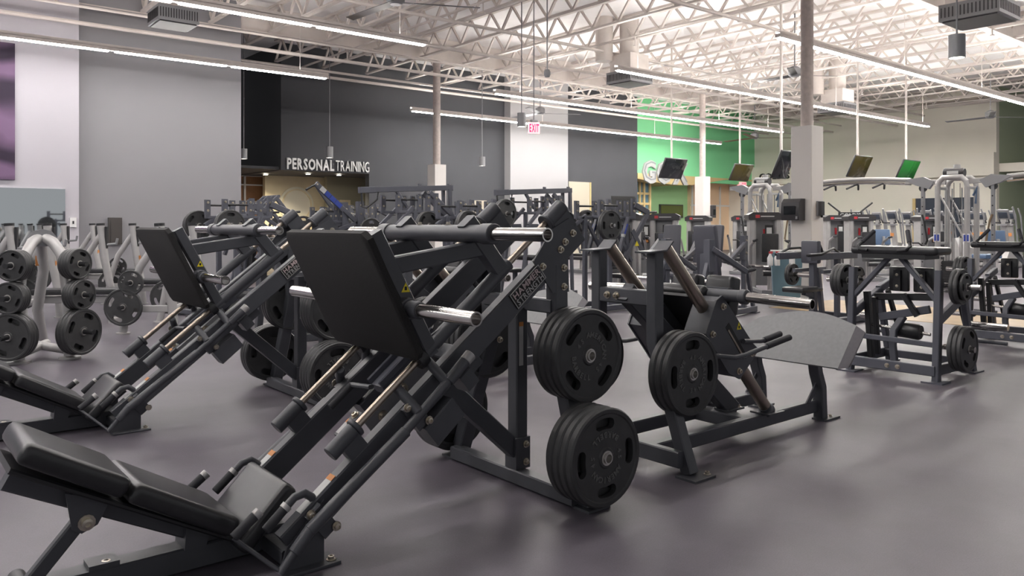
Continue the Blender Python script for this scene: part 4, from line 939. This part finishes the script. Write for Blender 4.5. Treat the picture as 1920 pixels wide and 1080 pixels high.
# ================================================================ silver plate tree and bench stations at the left
def plate_tree(label, loc, d1, d2):
    """three-tier weight tree: two bent tubes meeting under a name badge"""
    t = thing('plate_tree', label, 'plate rack', (0, 0, 0)); g = []
    d1 = V(d1).normalized(); d2 = V(d2).normalized()
    for d in (d1, d2):
        s = V((-d.y, d.x, 0))
        pts = [d * .36 + V((0, 0, .03)), d * .34 + V((0, 0, .55)), d * .26 + V((0, 0, 1.02)), d * .15 + V((0, 0, 1.14)), V((0, 0, 1.20))]
        part(t, 'leg_tube', SILVER, ('tube', pts, .052, 14)); part(t, 'foot_disc', SILVER, ('cyl', d * .36, d * .36 + V((0, 0, .02)), .10, 18))
        part(t, 'base_tube', SILVER, ('tube', [d * .36 + V((0, 0, .08)), V((0, 0, .12)) - d * .1], .042, 12))
        for z, r, n, k in ((.93, .27, 4, 'small'), (.63, .32, 4, 'small'), (.27, .36, 2, 'big')):
            part(t, 'plate_peg', BLACKM, ('tube', [d * (r - .03) + V((0, 0, z)), d * (r + .30) + V((0, 0, z))], .0245, 12)); g.append((d, z, r, n, k))
    part(t, 'rear_leg', SILVER, ('tube', [V((0, 0, 1.16)), V((.05, .20, .85)), V((.0, .22, .45)), V((.10, .5, .02))], .05, 14))
    b = part(t, 'name_badge', SILVERD, ('prism', [(-.10, 1.10), (.10, 1.10), (.13, 1.18), (.08, 1.25), (0, 1.27), (-.08, 1.25), (-.13, 1.18)], 'Y', -.075, -.06))
    part(t, 'warning_label', ORANGE, ('box', -.03, .03, .13, .14, .90, 1.0))
    t.location = loc
    for d, z, r, n, k in g:
        side = 'left' if d.x < 0 else 'right'; tier = {.93: 'top', .63: 'middle', .27: 'bottom'}[z]
        nn = 3 if (k == 'big' and side == 'left') else (4 if k != 'big' else 3)
        plates(f'the {tier} {side} peg of the silver tree', V(loc) + d * (r + .04 + nn * .04 + .02) + V((0, 0, z)), d, nn, kind=k, letters=False, spin=.4)
plate_tree('silver plate tree loaded with black plates at the left edge', (1.33, 9.0, 0), (-.62, -.78, 0), (.55, -.83, 0))
def bench_station():
    m = Mach('bench_station', 'silver bench press station with slanted uprights nearest the plate tree', 'bench', 'silver bench stations along the left wall')
    for sg in (-1, 1):
        y = sg * .55
        part(m.t, 'upright', SILVER, ('tube', [(-.10, y, .02), (-.08, y, .35), (0, y, .75), (.07, y, 1.30)], .055, 14)); part(m.t, 'upright_cap', BLACKM, ('tube', [(.07, y, 1.295), (.072, y, 1.33)], .060, 14)); part(m.t, 'catch_strip', BLACKM, ('box', -.03, .0, y - .025, y + .025, .95, 1.28))
        part(m.t, 'slant_tube', SILVER, ('tube', [(.05, y, 1.18), (.30, y, .80), (.42, y, .45), (.50, y, .02)], .045, 12)); part(m.t, 'foot_disc', SILVER, ('cyl', (.50, y, 0), (.50, y, .015), .08, 14)); part(m.t, 'foot_disc', SILVER, ('cyl', (-.10, y, 0), (-.10, y, .015), .08, 14))
        part(m.t, 'rail', SILVER, ('beam', (.48, y, .30), (-.10, y, .30), .05, .08))
        for x, z in ((.36, .62), (.45, .33)): part(m.t, 'plate_peg', BLACKM, ('tube', [(x, y, z), (x, y + sg * .22, z)], .0245, 10))
        part(m.t, 'bar_hook', SILVERD, ('tube', [(.02, y, 1.0), (-.16, y, 1.02), (-.18, y, 1.10)], .02, 8))
    part(m.t, 'cross_tube', SILVER, ('tube', [(-.09, -.55, .30), (-.09, .55, .30)], .045, 12)); part(m.t, 'bench_beam', SILVER, ('beam', (.0, 0, .30), (-1.05, 0, .30), .08, .09)); part(m.t, 'bench_leg', SILVER, ('tube', [(-1.0, 0, .30), (-1.05, 0, .02)], .05, 12)); part(m.t, 'bench_foot', SILVER, ('beam', (-1.05, -.25, .03), (-1.05, .25, .03), .08, .06))
    m.pd('bench_pad', (-.55, 0, .41), (1.1, .30, .08)); part(m.t, 'warning_label', ORANGE, ('box', -.055, -.045, -.58, -.52, .73, .8))
    return m.put(0, 0)
bs = bench_station()
spots = [(1.73, 12.2, 2.6, 'nearest the plate tree'), (3.1, 13.5, 2.5, 'below the bronze wall panel'), (3.1, 10.4, 2.5, 'just left of the farther leg press'), (.5, 14.4, 2.6, 'at the left edge below the mirror'), (3.2, 17.0, 2.5, 'below the corner of white and grey walls')]
for i, (x, y, a, w) in enumerate(spots):
    o = bs if i == 0 else copy_tree(bs)
    o.location = (x, y, 0); o.rotation_euler = (0, 0, a); o['label'] = 'silver bench station with slanted uprights ' + w
    for sg in (-1, 1):
        for lx, lz, k in ((.36, .62, 'small'), (.45, .33, 'far')):
            c = V((lx, sg * (.55 + .13), 0)); c.rotate(Quaternion((0, 0, 1), a)); d = V((0, sg, 0)); d.rotate(Quaternion((0, 0, 1), a))
            plates(('upper' if lz > .5 else 'lower') + (' front' if sg > 0 else ' rear') + ' peg of bench ' + {0: 'by the tree', 1: 'under the panel', 2: 'by the leg press', 3: 'under the mirror', 4: 'by the wall corner'}[i], (x + c.x, y + c.y, lz), d, 1, k, False, spin=i)
# ================================================================ cable crossover frame
def tower(name_label, x, y, first):
    m = Mach('cable_tower', name_label, 'cable machine', 'cable crossover towers')
    for sx in (-1, 1):
        for sy in (-1, 1):
            part(m.t, 'post', SILVER, ('tube', [(sx * .22, sy * .26, 0), (sx * .22, sy * .26, 2.05)] if sy > 0 else [(sx * .22, sy * .26, 0), (sx * .22, sy * .26, 2.0)], .05, 12)); part(m.t, 'foot', SILVERD, ('cyl', (sx * .22, sy * .26, 0), (sx * .22, sy * .26, .02), .09, 12))
        part(m.t, 'arch', SILVER, ('tube', [(sx * .22, -.26, 2.0), (sx * .22, -.24, 2.12), (sx * .22, -.16, 2.20), (sx * .22, .16, 2.20), (sx * .22, .24, 2.12), (sx * .22, .26, 2.05)], .05, 12))
        for sy in (-.14, .14):
            part(m.t, 'guide_rod', CHROME, ('tube', [(sx * .14, sy, .1), (sx * .14, sy, 2.0)], .012, 8))
        st = part(m.t, 'weight_stack', BLACKM, ('box', sx * .14 - .05, sx * .14 + .05, -.2, .2, .1, .62))
        for k in range(10): part(st, 'stack_plate', BLACKM, ('box', sx * .14 - .058, sx * .14 + .058, -.208, .208, .11 + k * .05, .145 + k * .05))
        part(m.t, 'cable', BLACKM, ('tube', [(sx * .14, 0, .6), (sx * .14, 0, 2.1)], .006, 6))
    for z in (.06, .95, 2.0): part(m.t, 'cross_bar', SILVER, ('beam', (-.22, -.26, z), (.22, -.26, z), .05, .05), ('beam', (-.22, .26, z), (.22, .26, z), .05, .05))
    for sy in (-1, 1):
        ar = part(m.t, 'column_rail', SILVERD, ('beam', (0, sy * .62, .25), (0, sy * .62, 2.05), .06, .07, (1, 0, 0))); part(m.t, 'boom', SILVER, ('beam', (0, sy * .2, 2.12), (0, sy * .95, 2.16), .06, .09)); part(m.t, 'boom_plate', SILVERD, ('prism', [(sy * .5, 2.0), (sy * .75, 2.08), (sy * .95, 2.2), (sy * .6, 2.24), (sy * .4, 2.14)], 'X', -.045, .045))
        for k in range(9): part(ar, 'pin_hole', BLACK, ('cyl', (-.036, sy * .62, .4 + k * .18), (-.033, sy * .62, .4 + k * .18), .014, 8))
        pl = part(m.t, 'pulley', BLACKM, ('cyl', (-.03, sy * .62, 2.02), (.03, sy * .62, 2.02), .07, 16)); part(m.t, 'blue_guard', BLUEV, ('tube', [(-.05, sy * .30, 1.85), (-.05, sy * .36, 1.98), (-.05, sy * .34, 1.70)], .022, 8))
        part(m.t, 'slide_handle', BLACKM, ('tube', [(-.06, sy * .62, .9), (-.2, sy * .62, .95), (-.2, sy * .74, .95)], .016, 8))
        part(m.t, 'rope', mat('tan_rope', (.22, .16, .10), .8) if sy < 0 else BLACKM, ('tube', [(-.05, sy * .62, 1.5), (-.05, sy * .58, 1.38), (-.05, sy * .52, 1.0), (-.05, sy * .56, .92)], .02, 8))
        bd = part(m.t, 'placard', WHITE, ('box', -.265, -.26, sy * .26 - .06, sy * .26 + .06, .98, 1.14)); part(bd, 'print', BLUE, ('box', -.268, -.265, sy * .26 - .045, sy * .26 + .045, 1.0, 1.12))
    part(m.t, 'head_barrel', DARKP, ('cyl', (-.12, -.18, 2.28), (-.12, .18, 2.30), .09, 18, .01)); part(m.t, 'head_badge', PAPER, ('box', -.215, -.205, -.10, .10, 2.26, 2.32)); part(m.t, 'head_stub', SILVER, ('tube', [(0, 0, 2.2), (0, 0, 2.45)], .06, 14))
    part(m.t, 'lattice', SILVER, ('beam', (-.22, -.26, .95), (-.22, .26, 1.95), .03, .03), ('beam', (.22, -.26, .95), (.22, .26, 1.95), .03, .03))
    return m.put(x, y)
tower('silver cable tower right of the white column, head barrel on top', 16.0, 6.15, True)
tower('silver cable tower left of the white column', 15.9, 10.2, False)
b = thing('pull_up_beam', 'silver curved double beam joining the two cable towers', 'cable machine beam', (16, 8.2, 2.1))
for dz, m_, r in ((.0, SILVER, .045), (-.08, CHROME, .026)):
    part(b, 'beam_tube', m_, ('tube', [(16, 7.0 + (9.35 - 7.0) * k / 8, 2.19 + dz + .06 * math.sin(math.pi * k / 8)) for k in range(9)], r, 10))
for yy in (7.55, 8.1, 8.6): part(b, 'pull_up_grip', GRIP, ('tube', [(15.75, yy + .1, 2.05), (15.95, yy, 2.14), (16.05, yy, 2.14), (16.25, yy + .1, 2.05)], .02, 8))
b = thing('pull_up_beam', 'silver beam leaving the right cable tower towards the picture edge', 'cable machine beam', (16, 4.0, 2.1))
for dz, m_, r in ((.0, SILVER, .045), (-.08, CHROME, .026)):
    part(b, 'beam_tube', m_, ('tube', [(16, 5.3 - 2.4 * k / 6, 2.19 + dz + .06 * math.sin(math.pi * k / 6)) for k in range(7)], r, 10))
# ================================================================ weight-stack machines
def stack_machine(label):
    m = Mach('weight_stack_machine', label, 'exercise machine', 'weight-stack machines with grey towers')
    part(m.t, 'shroud', SILVER, ('beam', (0, -.24, .05), (0, -.24, 1.42), .12, .34, (1, 0, 0), .03), ('beam', (0, .24, .05), (0, .24, 1.42), .12, .34, (1, 0, 0), .03))
    part(m.t, 'stack_panel', SILVERD, ('box', -.02, .12, -.2, .2, .1, 1.40)); part(m.t, 'red_pin', RED, ('box', -.05, -.02, -.02, .02, 1.05, 1.22))
    cp = part(m.t, 'top_cap', DARKP, ('prism', [(-.33, 1.40), (.33, 1.40), (.34, 1.50), (.24, 1.55), (-.24, 1.55), (-.34, 1.50)], 'X', -.19, .19)); part(cp, 'cap_badge', RED, ('box', -.197, -.19, .12, .20, 1.44, 1.50)); part(cp, 'cap_print', PAPER, ('box', -.196, -.19, -.16, .10, 1.46, 1.48))
    pc = part(m.t, 'placard', BLACK, ('box', -.19, -.18, -.14, .02, .85, 1.30)); part(pc, 'placard_art', PAPER, ('box', -.193, -.19, -.11, -.01, 1.05, 1.25)); part(pc, 'placard_foot', ORANGE, ('box', -.193, -.19, -.12, .0, .87, .93))
    for sg in (-1, 1):
        part(m.t, 'base_rail', SILVERD, ('beam', (-1.1, sg * .25, .05), (.2, sg * .25, .05), .07, .08)); part(m.t, 'side_arm', SILVER, ('tube', [(-.15, sg * .3, .2), (-.5, sg * .36, .9), (-.75, sg * .36, 1.0)], .03, 10)); part(m.t, 'arm_grip', GRIP, ('tube', [(-.74, sg * .36, 1.0), (-.92, sg * .34, 1.02)], .024, 8))
    m.pd('seat_pad', (-.75, 0, .48), (.40, .36, .07)); m.pd('back_pad', (-.5, 0, .86), (.08, .32, .55)); part(m.t, 'seat_frame', SILVER, ('beam', (-.75, 0, .05), (-.72, 0, .45), .08, .08, (1, 0, 0)), ('beam', (-.45, 0, .05), (-.45, 0, .9), .06, .06, (1, 0, 0)))
    part(m.t, 'cross_base', SILVERD, ('beam', (-1.05, -.25, .05), (-1.05, .25, .05), .07, .08)); m.tb('leg_roller', [(-1.0, -.25, .40), (-1.0, .25, .40)], .055, VINYL, 12)
    return m.put(0, 0)
sm = stack_machine('x')
lst = [(1118, 22.0, .2, 'behind the press by the black doorway'), (1213, 19.5, .3, 'in front of the lime wall, dark cap'), (1310, 21.5, .4, 'in front of the boxed column by the green wall'), (1396, 21.5, .5, 'between the column and the left cable tower'), (1566, 20.5, .9, 'just right of the white column, half hidden'), (1610, 19.0, .9, 'right of the white column, red badge on its cap'), (1740, 20.0, 1.0, 'behind the right cable tower'), (1172, 16.0, .5, 'between the hack press rods and the lime wall'), (1246, 17.2, .6, 'just left of the tall grey back pad'), (1432, 15.6, .8, 'directly left of the white column, above the bin')]
for i, (px, t, a, w) in enumerate(lst):
    o = sm if i == 0 else copy_tree(sm)
    p = V((0, 0, 0)) + ray(px, HY) * t; o.location = (p.x, p.y, 0); o.rotation_euler = (0, 0, a); o['label'] = 'grey weight-stack machine ' + w
# ================================================================ cardio machines
def elliptical():
    m = Mach('elliptical_trainer', 'x', 'cardio machine', 'cardio machines along the cream wall')
    part(m.t, 'drive_housing', SILVER, ('prism', [(-.35, .06), (.45, .06), (.5, .35), (.3, .62), (-.1, .66), (-.38, .35)], 'Y', -.16, .16)); part(m.t, 'mast', SILVER, ('beam', (.1, 0, .6), (-.12, 0, 1.45), .14, .10, (1, 0, 0), .02)); part(m.t, 'base', SILVERD, ('beam', (-1.3, 0, .05), (.5, 0, .05), .3, .08))
    cs = pad(m.t, 'console', SILVERD, (-.14, 0, 1.58), (.06, .30, .30), (1, 0, .55), (0, 1, 0), .02, 2); pad(m.t, 'console_screen', NAVY, (-.178, 0, 1.56), (.012, .22, .18), (1, 0, .55), (0, 1, 0), .004, 1)
    part(m.t, 'tray', SILVERD, ('box', -.24, -.06, -.13, .13, 1.28, 1.32)); part(m.t, 'sticker', ORANGE, ('box', -.135, -.125, -.05, .05, .95, 1.05))
    for sg in (-1, 1):
        part(m.t, 'swing_handle', SILVERD, ('tube', [(.15, sg * .26, .55), (-.02, sg * .28, 1.2), (-.1, sg * .28, 1.55), (-.2, sg * .24, 1.78)], .022, 10)); part(m.t, 'pedal_arm', SILVER, ('beam', (.15, sg * .22, .3), (-1.1, sg * .22, .25), .06, .07)); part(m.t, 'pedal', BLACKM, ('beam', (-.95, sg * .22, .31), (-.6, sg * .22, .31), .16, .04)); part(m.t, 'fixed_grip', GRIP, ('tube', [(-.12, sg * .05, 1.35), (-.3, sg * .2, 1.36), (-.38, sg * .2, 1.45)], .02, 8))
    part(m.t, 'rear_foot', SILVERD, ('beam', (-1.25, -.3, .04), (-1.25, .3, .04), .1, .07))
    return m.put(0, 0)
el = elliptical()
rows = (('front', 24.0, (12.0, 11.0, 10.0, 9.0, 8.0)), ('middle', 26.6, (12.7, 11.7, 10.7, 9.7, 8.7)), ('back', 29.2, (13.4, 12.4, 11.4, 10.4)))
n_ = 0
for rn, rx, ys in rows:
    for k, ry in enumerate(ys):
        o = el if n_ == 0 else copy_tree(el); n_ += 1
        o.location = (rx, ry, 0); o.rotation_euler = (0, 0, 0)
        o['label'] = f"{['first', 'second', 'third', 'fourth', 'fifth'][k]} silver elliptical trainer from the white column in the {rn} row"
again(el, 'lone elliptical trainer in front of the peach windows', (21.6, 14.6, 0), 2.4)
# blue upholstered stretching seats among the cardio machines
def blueseat(px, t, lab):
    p = ray(px, HY) * t; m = Mach('recumbent_bike', lab, 'cardio machine', 'bikes with blue seats')
    m.pd('seat_pad', (0, 0, .62), (.40, .42, .09), m=BLUEV); m.pd('back_pad', (-.24, 0, .98), (.09, .44, .40), (1, 0, -.1), (0, 1, 0), BLUEV); part(m.t, 'frame', SILVER, ('beam', (-.5, 0, .1), (.9, 0, .1), .12, .1), ('beam', (0, 0, .1), (0, 0, .58), .1, .1, (1, 0, 0)), ('beam', (-.26, 0, .5), (-.3, 0, 1.0), .06, .06, (1, 0, 0))); part(m.t, 'crank_housing', SILVER, ('prism', [(.55, .1), (1.0, .1), (1.0, .6), (.85, 1.0), (.75, 1.0), (.55, .6)], 'Y', -.12, .12)); part(m.t, 'feet', SILVERD, ('beam', (-.45, -.3, .03), (-.45, .3, .03), .08, .06), ('beam', (.85, -.3, .03), (.85, .3, .03), .08, .06))
    return m.put(p.x, p.y, 1.1)
blueseat(1642, 20.5, 'bike with blue seat between two grey towers'); blueseat(1850, 17.0, 'bike with blue seat behind the right cable tower')
p = ray(1594, HY) * 23.0
m = Mach('stand_sign', "black stand sign reading GOLD'S above the red-badged tower", 'sign'); zt = HC + (HY - 398) / F * 23
part(m.t, 'sign_plate', BLACK, ('box', -.02, .02, -.33, .33, zt - .17, zt)); part(m.t, 'post', BLACKM, ('tube', [(.03, 0, 0), (.03, 0, zt)], .03, 8)); part(m.t, 'base', BLACKM, ('cyl', (.03, 0, 0), (.03, 0, .03), .25, 18))
for sg in (-1, 1): part(m.t, 'crossed_bar', BLACKM, ('tube', [(.0, sg * .28, zt), (.0, sg * .62, zt + .28)], .025, 8))
set_org(0, 0, 0); letters(m.t, "GOLD'S", (-.024, .29, zt - .14), (0, -1, 0), (0, 0, 1), .58, .11, PAPER, .004, .02, .1)
m.put(p.x, p.y, .75)
# ================================================================ bin, dispensers, bottles
p = ray(1474, HY) * 12.9
m = Mach('waste_bin', 'blue grey square bin hung with spray bottles beside the white column', 'bin')
BINM = mat('blue_grey_plastic', (.13, .22, .27), .5)
part(m.t, 'body', BINM, ('loft', [[(sx * w, sy * w, z) for sx, sy in ((-1, -1), (1, -1), (1, 1), (-1, 1))] for w, z in ((.20, 0), (.24, .80))])); part(m.t, 'rim', BINM, ('box', -.26, .26, -.26, .26, .80, .86)); part(m.t, 'lid', PAPER, ('box', -.24, .24, -.24, .24, .86, .885))
m.put(p.x, p.y, .6)
for k, (px, w) in enumerate(((1444, 'leftmost on the blue bin'), (1457, 'second on the blue bin'), (1485, 'rightmost on the blue bin'))):
    q = ray(px, HY) * 12.45; q.z = .66
    m = Mach('spray_bottle', 'white spray bottle ' + w, 'bottle', 'spray bottles on the bin')
    part(m.t, 'bottle', WHITE, ('lathe', [(0, 0), (.042, 0), (.045, .02), (.045, .12), (.02, .17), (.016, .19), (0, .19)], (0, 0, 0), (0, 0, 1), 14)); part(m.t, 'trigger', RED if k < 2 else WHITE, ('box', -.015, .05, -.015, .015, .19, .225), ('box', .02, .03, -.01, .01, .14, .19))
    m.t.location = q
cx, cy = 12.93, 7.46
def onface(px, py): return at(px, py, 'X', cx - .2)
a_ = onface(1493, 393)
m = thing('towel_dispenser', 'black paper towel dispenser on the left face of the white column', 'dispenser', (cx - .2, a_.y, a_.z))
w_, h_ = .17, .19
part(m, 'body', DARKP, ('prism', [(cx - .2, a_.z - h_), (cx - .40, a_.z - h_), (cx - .42, a_.z - .05), (cx - .40, a_.z + .12), (cx - .33, a_.z + h_), (cx - .2, a_.z + h_)], 'Y', a_.y - w_, a_.y + w_)); part(m, 'window', GLASS, ('box', cx - .428, cx - .418, a_.y - .11, a_.y + .11, a_.z - .09, a_.z + .06)); part(m, 'lever', SILVERD, ('box', cx - .43, cx - .41, a_.y - .15, a_.y - .12, a_.z - .17, a_.z - .12))
a_ = at(1535, 391, 'Y', cy - .2)
m = thing('soap_dispenser', 'small black and grey sanitizer dispenser on the right face of the column', 'dispenser', (a_.x, cy - .2, a_.z))
part(m, 'back_plate', SILVERD, ('box', a_.x - .08, a_.x + .08, cy - .24, cy - .2, a_.z - .13, a_.z + .13)); part(m, 'cover', DARKP, ('box', a_.x - .085, a_.x + .02, cy - .30, cy - .24, a_.z - .12, a_.z + .12)); part(m, 'nozzle', BLACK, ('cyl', (a_.x, cy - .26, a_.z - .16), (a_.x, cy - .26, a_.z - .12), .02, 10))
b_ = at(1348, 396, 'Y', 17.45)
m = thing('towel_dispenser', 'black paper towel dispenser on the column before the green wall', 'dispenser', (23.9, 17.65, 1.7))
part(m, 'body', DARKP, ('box', 23.8, 24.0, 17.45, 17.85, 1.55, 2.0)); part(m, 'window', GLASS, ('box', 23.84, 23.96, 17.44, 17.45, 1.65, 1.85))
# ================================================================ screens on poles
def tv(label, x0, y0, x1, y1, t, yaw, tilt, screen=GLASS, pole=None):
    c = V((0, 0, HC)) + ray((x0 + x1) / 2, (y0 + y1) / 2) * t
    tn = ((x0 + x1) / 2 - HX) / F; h = (y1 - y0) / F * t * .92 / math.cos(tilt); w = (x1 - x0) * .80 / (F / t * (.7729 - .6346 * tn))
    o = thing('hanging_screen', label, 'screen', tuple(c), 'screens hung over the machines')
    cr, sr = math.cos(yaw), math.sin(yaw); ux = V((cr, sr, 0)); nz = V((sr, -cr, 0)); up = (V((0, 0, 1)) * math.cos(tilt) + nz * math.sin(tilt)).normalized(); nrm = ux.cross(up)
    pad(o, 'casing', DARKP, c, (w, h, .05), ux, up, .012, 1); pad(o, 'screen_glass', screen, c + nrm * .027, (w * .96, h * .94, .006), ux, up, .001, 1)
    part(o, 'hanger_pole', WHITEP, ('tube', [c + V((0, 0, h * .35)) - nrm * .06, (c.x - nrm.x * .06, c.y - nrm.y * .06, ZD)], .03, 10)); part(o, 'mount_plate', DARKP, ('beam', c - nrm * .03, c - nrm * .08, .2, .2))
GREENSCR = mat('green_screen', (.02, .16, .03), .2)
BROWNSCR = mat('brown_screen', (.05, .04, .012), .12)
base = YAW - math.pi / 2
tv('dark hanging screen covering part of the letters on the green wall', 1236, 296, 1288, 336, 24.0, 0.0, .42)
tv('hanging screen with brownish picture left of the left cable tower', 1368, 307, 1412, 340, 25.5, 0.0, .42, BROWNSCR)
tv('dark hanging screen half behind the white column', 1452, 281, 1486, 336, 17.0, 0.0, .42)
tv('dark hanging screen above the curved pull-up beam', 1591, 291, 1632, 334, 22.0, 0.0, .42, BROWNSCR)
tv('bright green hanging screen left of the right cable tower', 1683, 299, 1722, 337, 23.0, 0.0, .42, GREENSCR)
c0, c1 = at(1237, 383, 'Y', 24.15), at(1280, 408, 'Y', 24.15)
o = thing('wall_screen', 'flat olive screen on the lime wall', 'screen', (c0.x, 24.15, c1.z)); part(o, 'casing', DARKP, ('box', c0.x, c1.x, 24.12, 24.2, c1.z, c0.z)); part(o, 'screen_glass', mat('olive_screen', (.10, .13, .02), .25), ('box', c0.x + .05, c1.x - .05, 24.105, 24.12, c1.z + .05, c0.z - .05))
# ================================================================ fans, air diffusers, exit sign on the ceiling
def fan(label, px, py, t, a0, r=.85, m=DARKP):
    c = V((0, 0, HC)) + ray(px, py) * t
    o = thing('ceiling_fan', label, 'fan', tuple(c), 'ceiling fans')
    part(o, 'down_rod', SILVERD, ('tube', [c, (c.x, c.y, ZD)], .018, 8)); part(o, 'motor', SILVERD, ('lathe', [(0, -.14), (.10, -.14), (.16, -.08), (.16, .06), (.08, .12), (0, .12)], c, (0, 0, 1), 20))
    for k in range(3):
        a = a0 + k * 2 * math.pi / 3; d = V((math.cos(a), math.sin(a), 0)); part(o, 'blade', m, ('beam', c + d * .14 + V((0, 0, -.10)), c + d * r + V((0, 0, -.10)), .16, .012, (.2 * d.y, -.2 * d.x, 1), .002))
WOODF = mat('brown_blade', (.16, .12, .07), .5)
fan('dark ceiling fan left of the grey column pole', 1490, 134, 20.0, -.6, 1.1); fan('ceiling fan in front of the white pilaster', 1013, 207, 26.5, -.5, 1.4, SILVERD); fan('brown bladed ceiling fan by the corner of the green wall', 1415, 254, 32.0, -.7, 1.7, WOODF)
fan('ceiling fan at the right before the cream wall', 1857, 214, 26.5, -.65, 1.5, SILVERD); fan('black ceiling fan cut by the top edge', 742, -6, 13.8, -.45, 1.5); fan('ceiling fan far right of the dark pilaster', 1135, 192, 28.0, .4, 1.0, SILVERD)
def diffuser(label, px, py, z, s, duct=True):
    c = at(px, py, 'Z', z); o = thing('air_diffuser', label, 'air vent', tuple(c), 'air diffusers')
    part(o, 'plenum', WHITEP, ('box', c.x - s * .42, c.x + s * .42, c.y - s * .42, c.y + s * .42, z + .30, z + .75)); part(o, 'grille_box', SILVERD, ('box', c.x - s / 2, c.x + s / 2, c.y - s / 2, c.y + s / 2, z, z + .30)); part(o, 'bottom_grille', DARKP, ('box', c.x - s * .45, c.x + s * .45, c.y - s * .45, c.y + s * .45, z - .02, z - .001))
    for k in range(15):
        f = -.45 + .9 * k / 14
        part(o, 'vane', DARKP, ('box', c.x - s / 2 - .008, c.x - s / 2 - .001, c.y + f * s - .009, c.y + f * s + .009, z + .06, z + .24)); part(o, 'vane', DARKP, ('box', c.x + f * s - .009, c.x + f * s + .009, c.y - s / 2 - .008, c.y - s / 2 - .001, z + .06, z + .24))
    part(o, 'neck_duct', WHITEP, ('tube', [(c.x, c.y, z + .75), (c.x, c.y, ZD)], s * .3, 16))
    if duct: part(o, 'flex_duct', WHITEP, ('tube', [(c.x - s * .6, c.y + s * .5, z + .6), (c.x - s * .6, c.y + s * .5, ZD)], s * .27, 16))
diffuser('square air diffuser at the upper left above the grey wall', 325, 48, 5.2, .75, False); diffuser('square air diffuser left of the middle linear light', 1180, 158, 5.0, .85); diffuser('large square air diffuser at the top right corner', 1836, 40, 5.0, 1.0, False); diffuser('square air diffuser before the cream wall, right of the pole', 1570, 212, 5.0, .9)
set_org(0, 0, 0)
d = thing('air_duct', 'wide white rectangular duct at the top right corner', 'duct', (15.7, 3, 5.4)); part(d, 'duct_run', WHITEP, ('box', 15.5, 16.9, -3, 4.6, 5.35, 6.0)); part(d, 'duct_flange', SILVERD, ('box', 15.46, 16.94, 4.55, 4.62, 5.3, 6.05)); part(d, 'duct_strap', SILVERD, ('box', 16.18, 16.22, 2.0, 2.04, 6.0, ZD))
c = V((0, 0, HC)) + ray(1001, 240) * 17.0
o = thing('exit_sign', 'red lit EXIT sign hanging from a rod before the white pilaster', 'sign', tuple(c)); ux = V((math.cos(base + .3), math.sin(base + .3), 0)); nr = ux.cross(V((0, 0, 1)))
pad(o, 'sign_box', emit('exit_face', (1.0, .72, .74), .7), c, (.26, .25, .05), ux, (0, 0, 1), .006, 1); part(o, 'rod', SILVERD, ('tube', [c + V((0, 0, .12)), (c.x, c.y, ZD)], .012, 6)); part(o, 'canopy', SILVERD, ('box', c.x - .08, c.x + .08, c.y - .04, c.y + .04, c.z + .12, c.z + .17))
letters(o, 'EXIT', c + nr * .028 - ux * .11 + V((0, 0, -.085)), ux, (0, 0, 1), .22, .17, emit('exit_red', (1.0, .02, .10), 1.6), .003, .03, .1)
c = V((0, 0, HC)) + ray(1394, 346) * 30
o = thing('exit_sign', 'small pink EXIT sign below the brown screen', 'sign', tuple(at(1394, 346, 'Y', YB - .1))); c = at(1394, 346, 'Y', YB - .1)
part(o, 'sign_box', emit('exit_face_far', (1.0, .35, .38), 1.0), ('box', c.x - .22, c.x + .22, YB - .12, YB + .1, c.z - .12, c.z + .12)); letters(o, 'EXIT', c + V((-.17, -.03, -.07)), (1, 0, 0), (0, 0, 1), .34, .14, emit('exit_red_far', (1.0, .02, .06), 1.2), .004, .02, .12)
c = V((0, 0, HC)) + ray(1026, 138) * 14.0
o = thing('ceiling_ball', 'grey ball speaker hanging on a rod near the middle of the ceiling', 'fitting', tuple(c)); part(o, 'ball', SILVERD, ('lathe', [(0, -.07), (.04, -.065), (.06, -.02), (.06, .03), (.04, .07), (0, .075)], c, (0, 0, 1), 16)); part(o, 'rod', SILVERD, ('tube', [c + V((0, 0, .06)), (c.x, c.y, ZD)], .012, 6))  # small sphere on a pole, its purpose left open
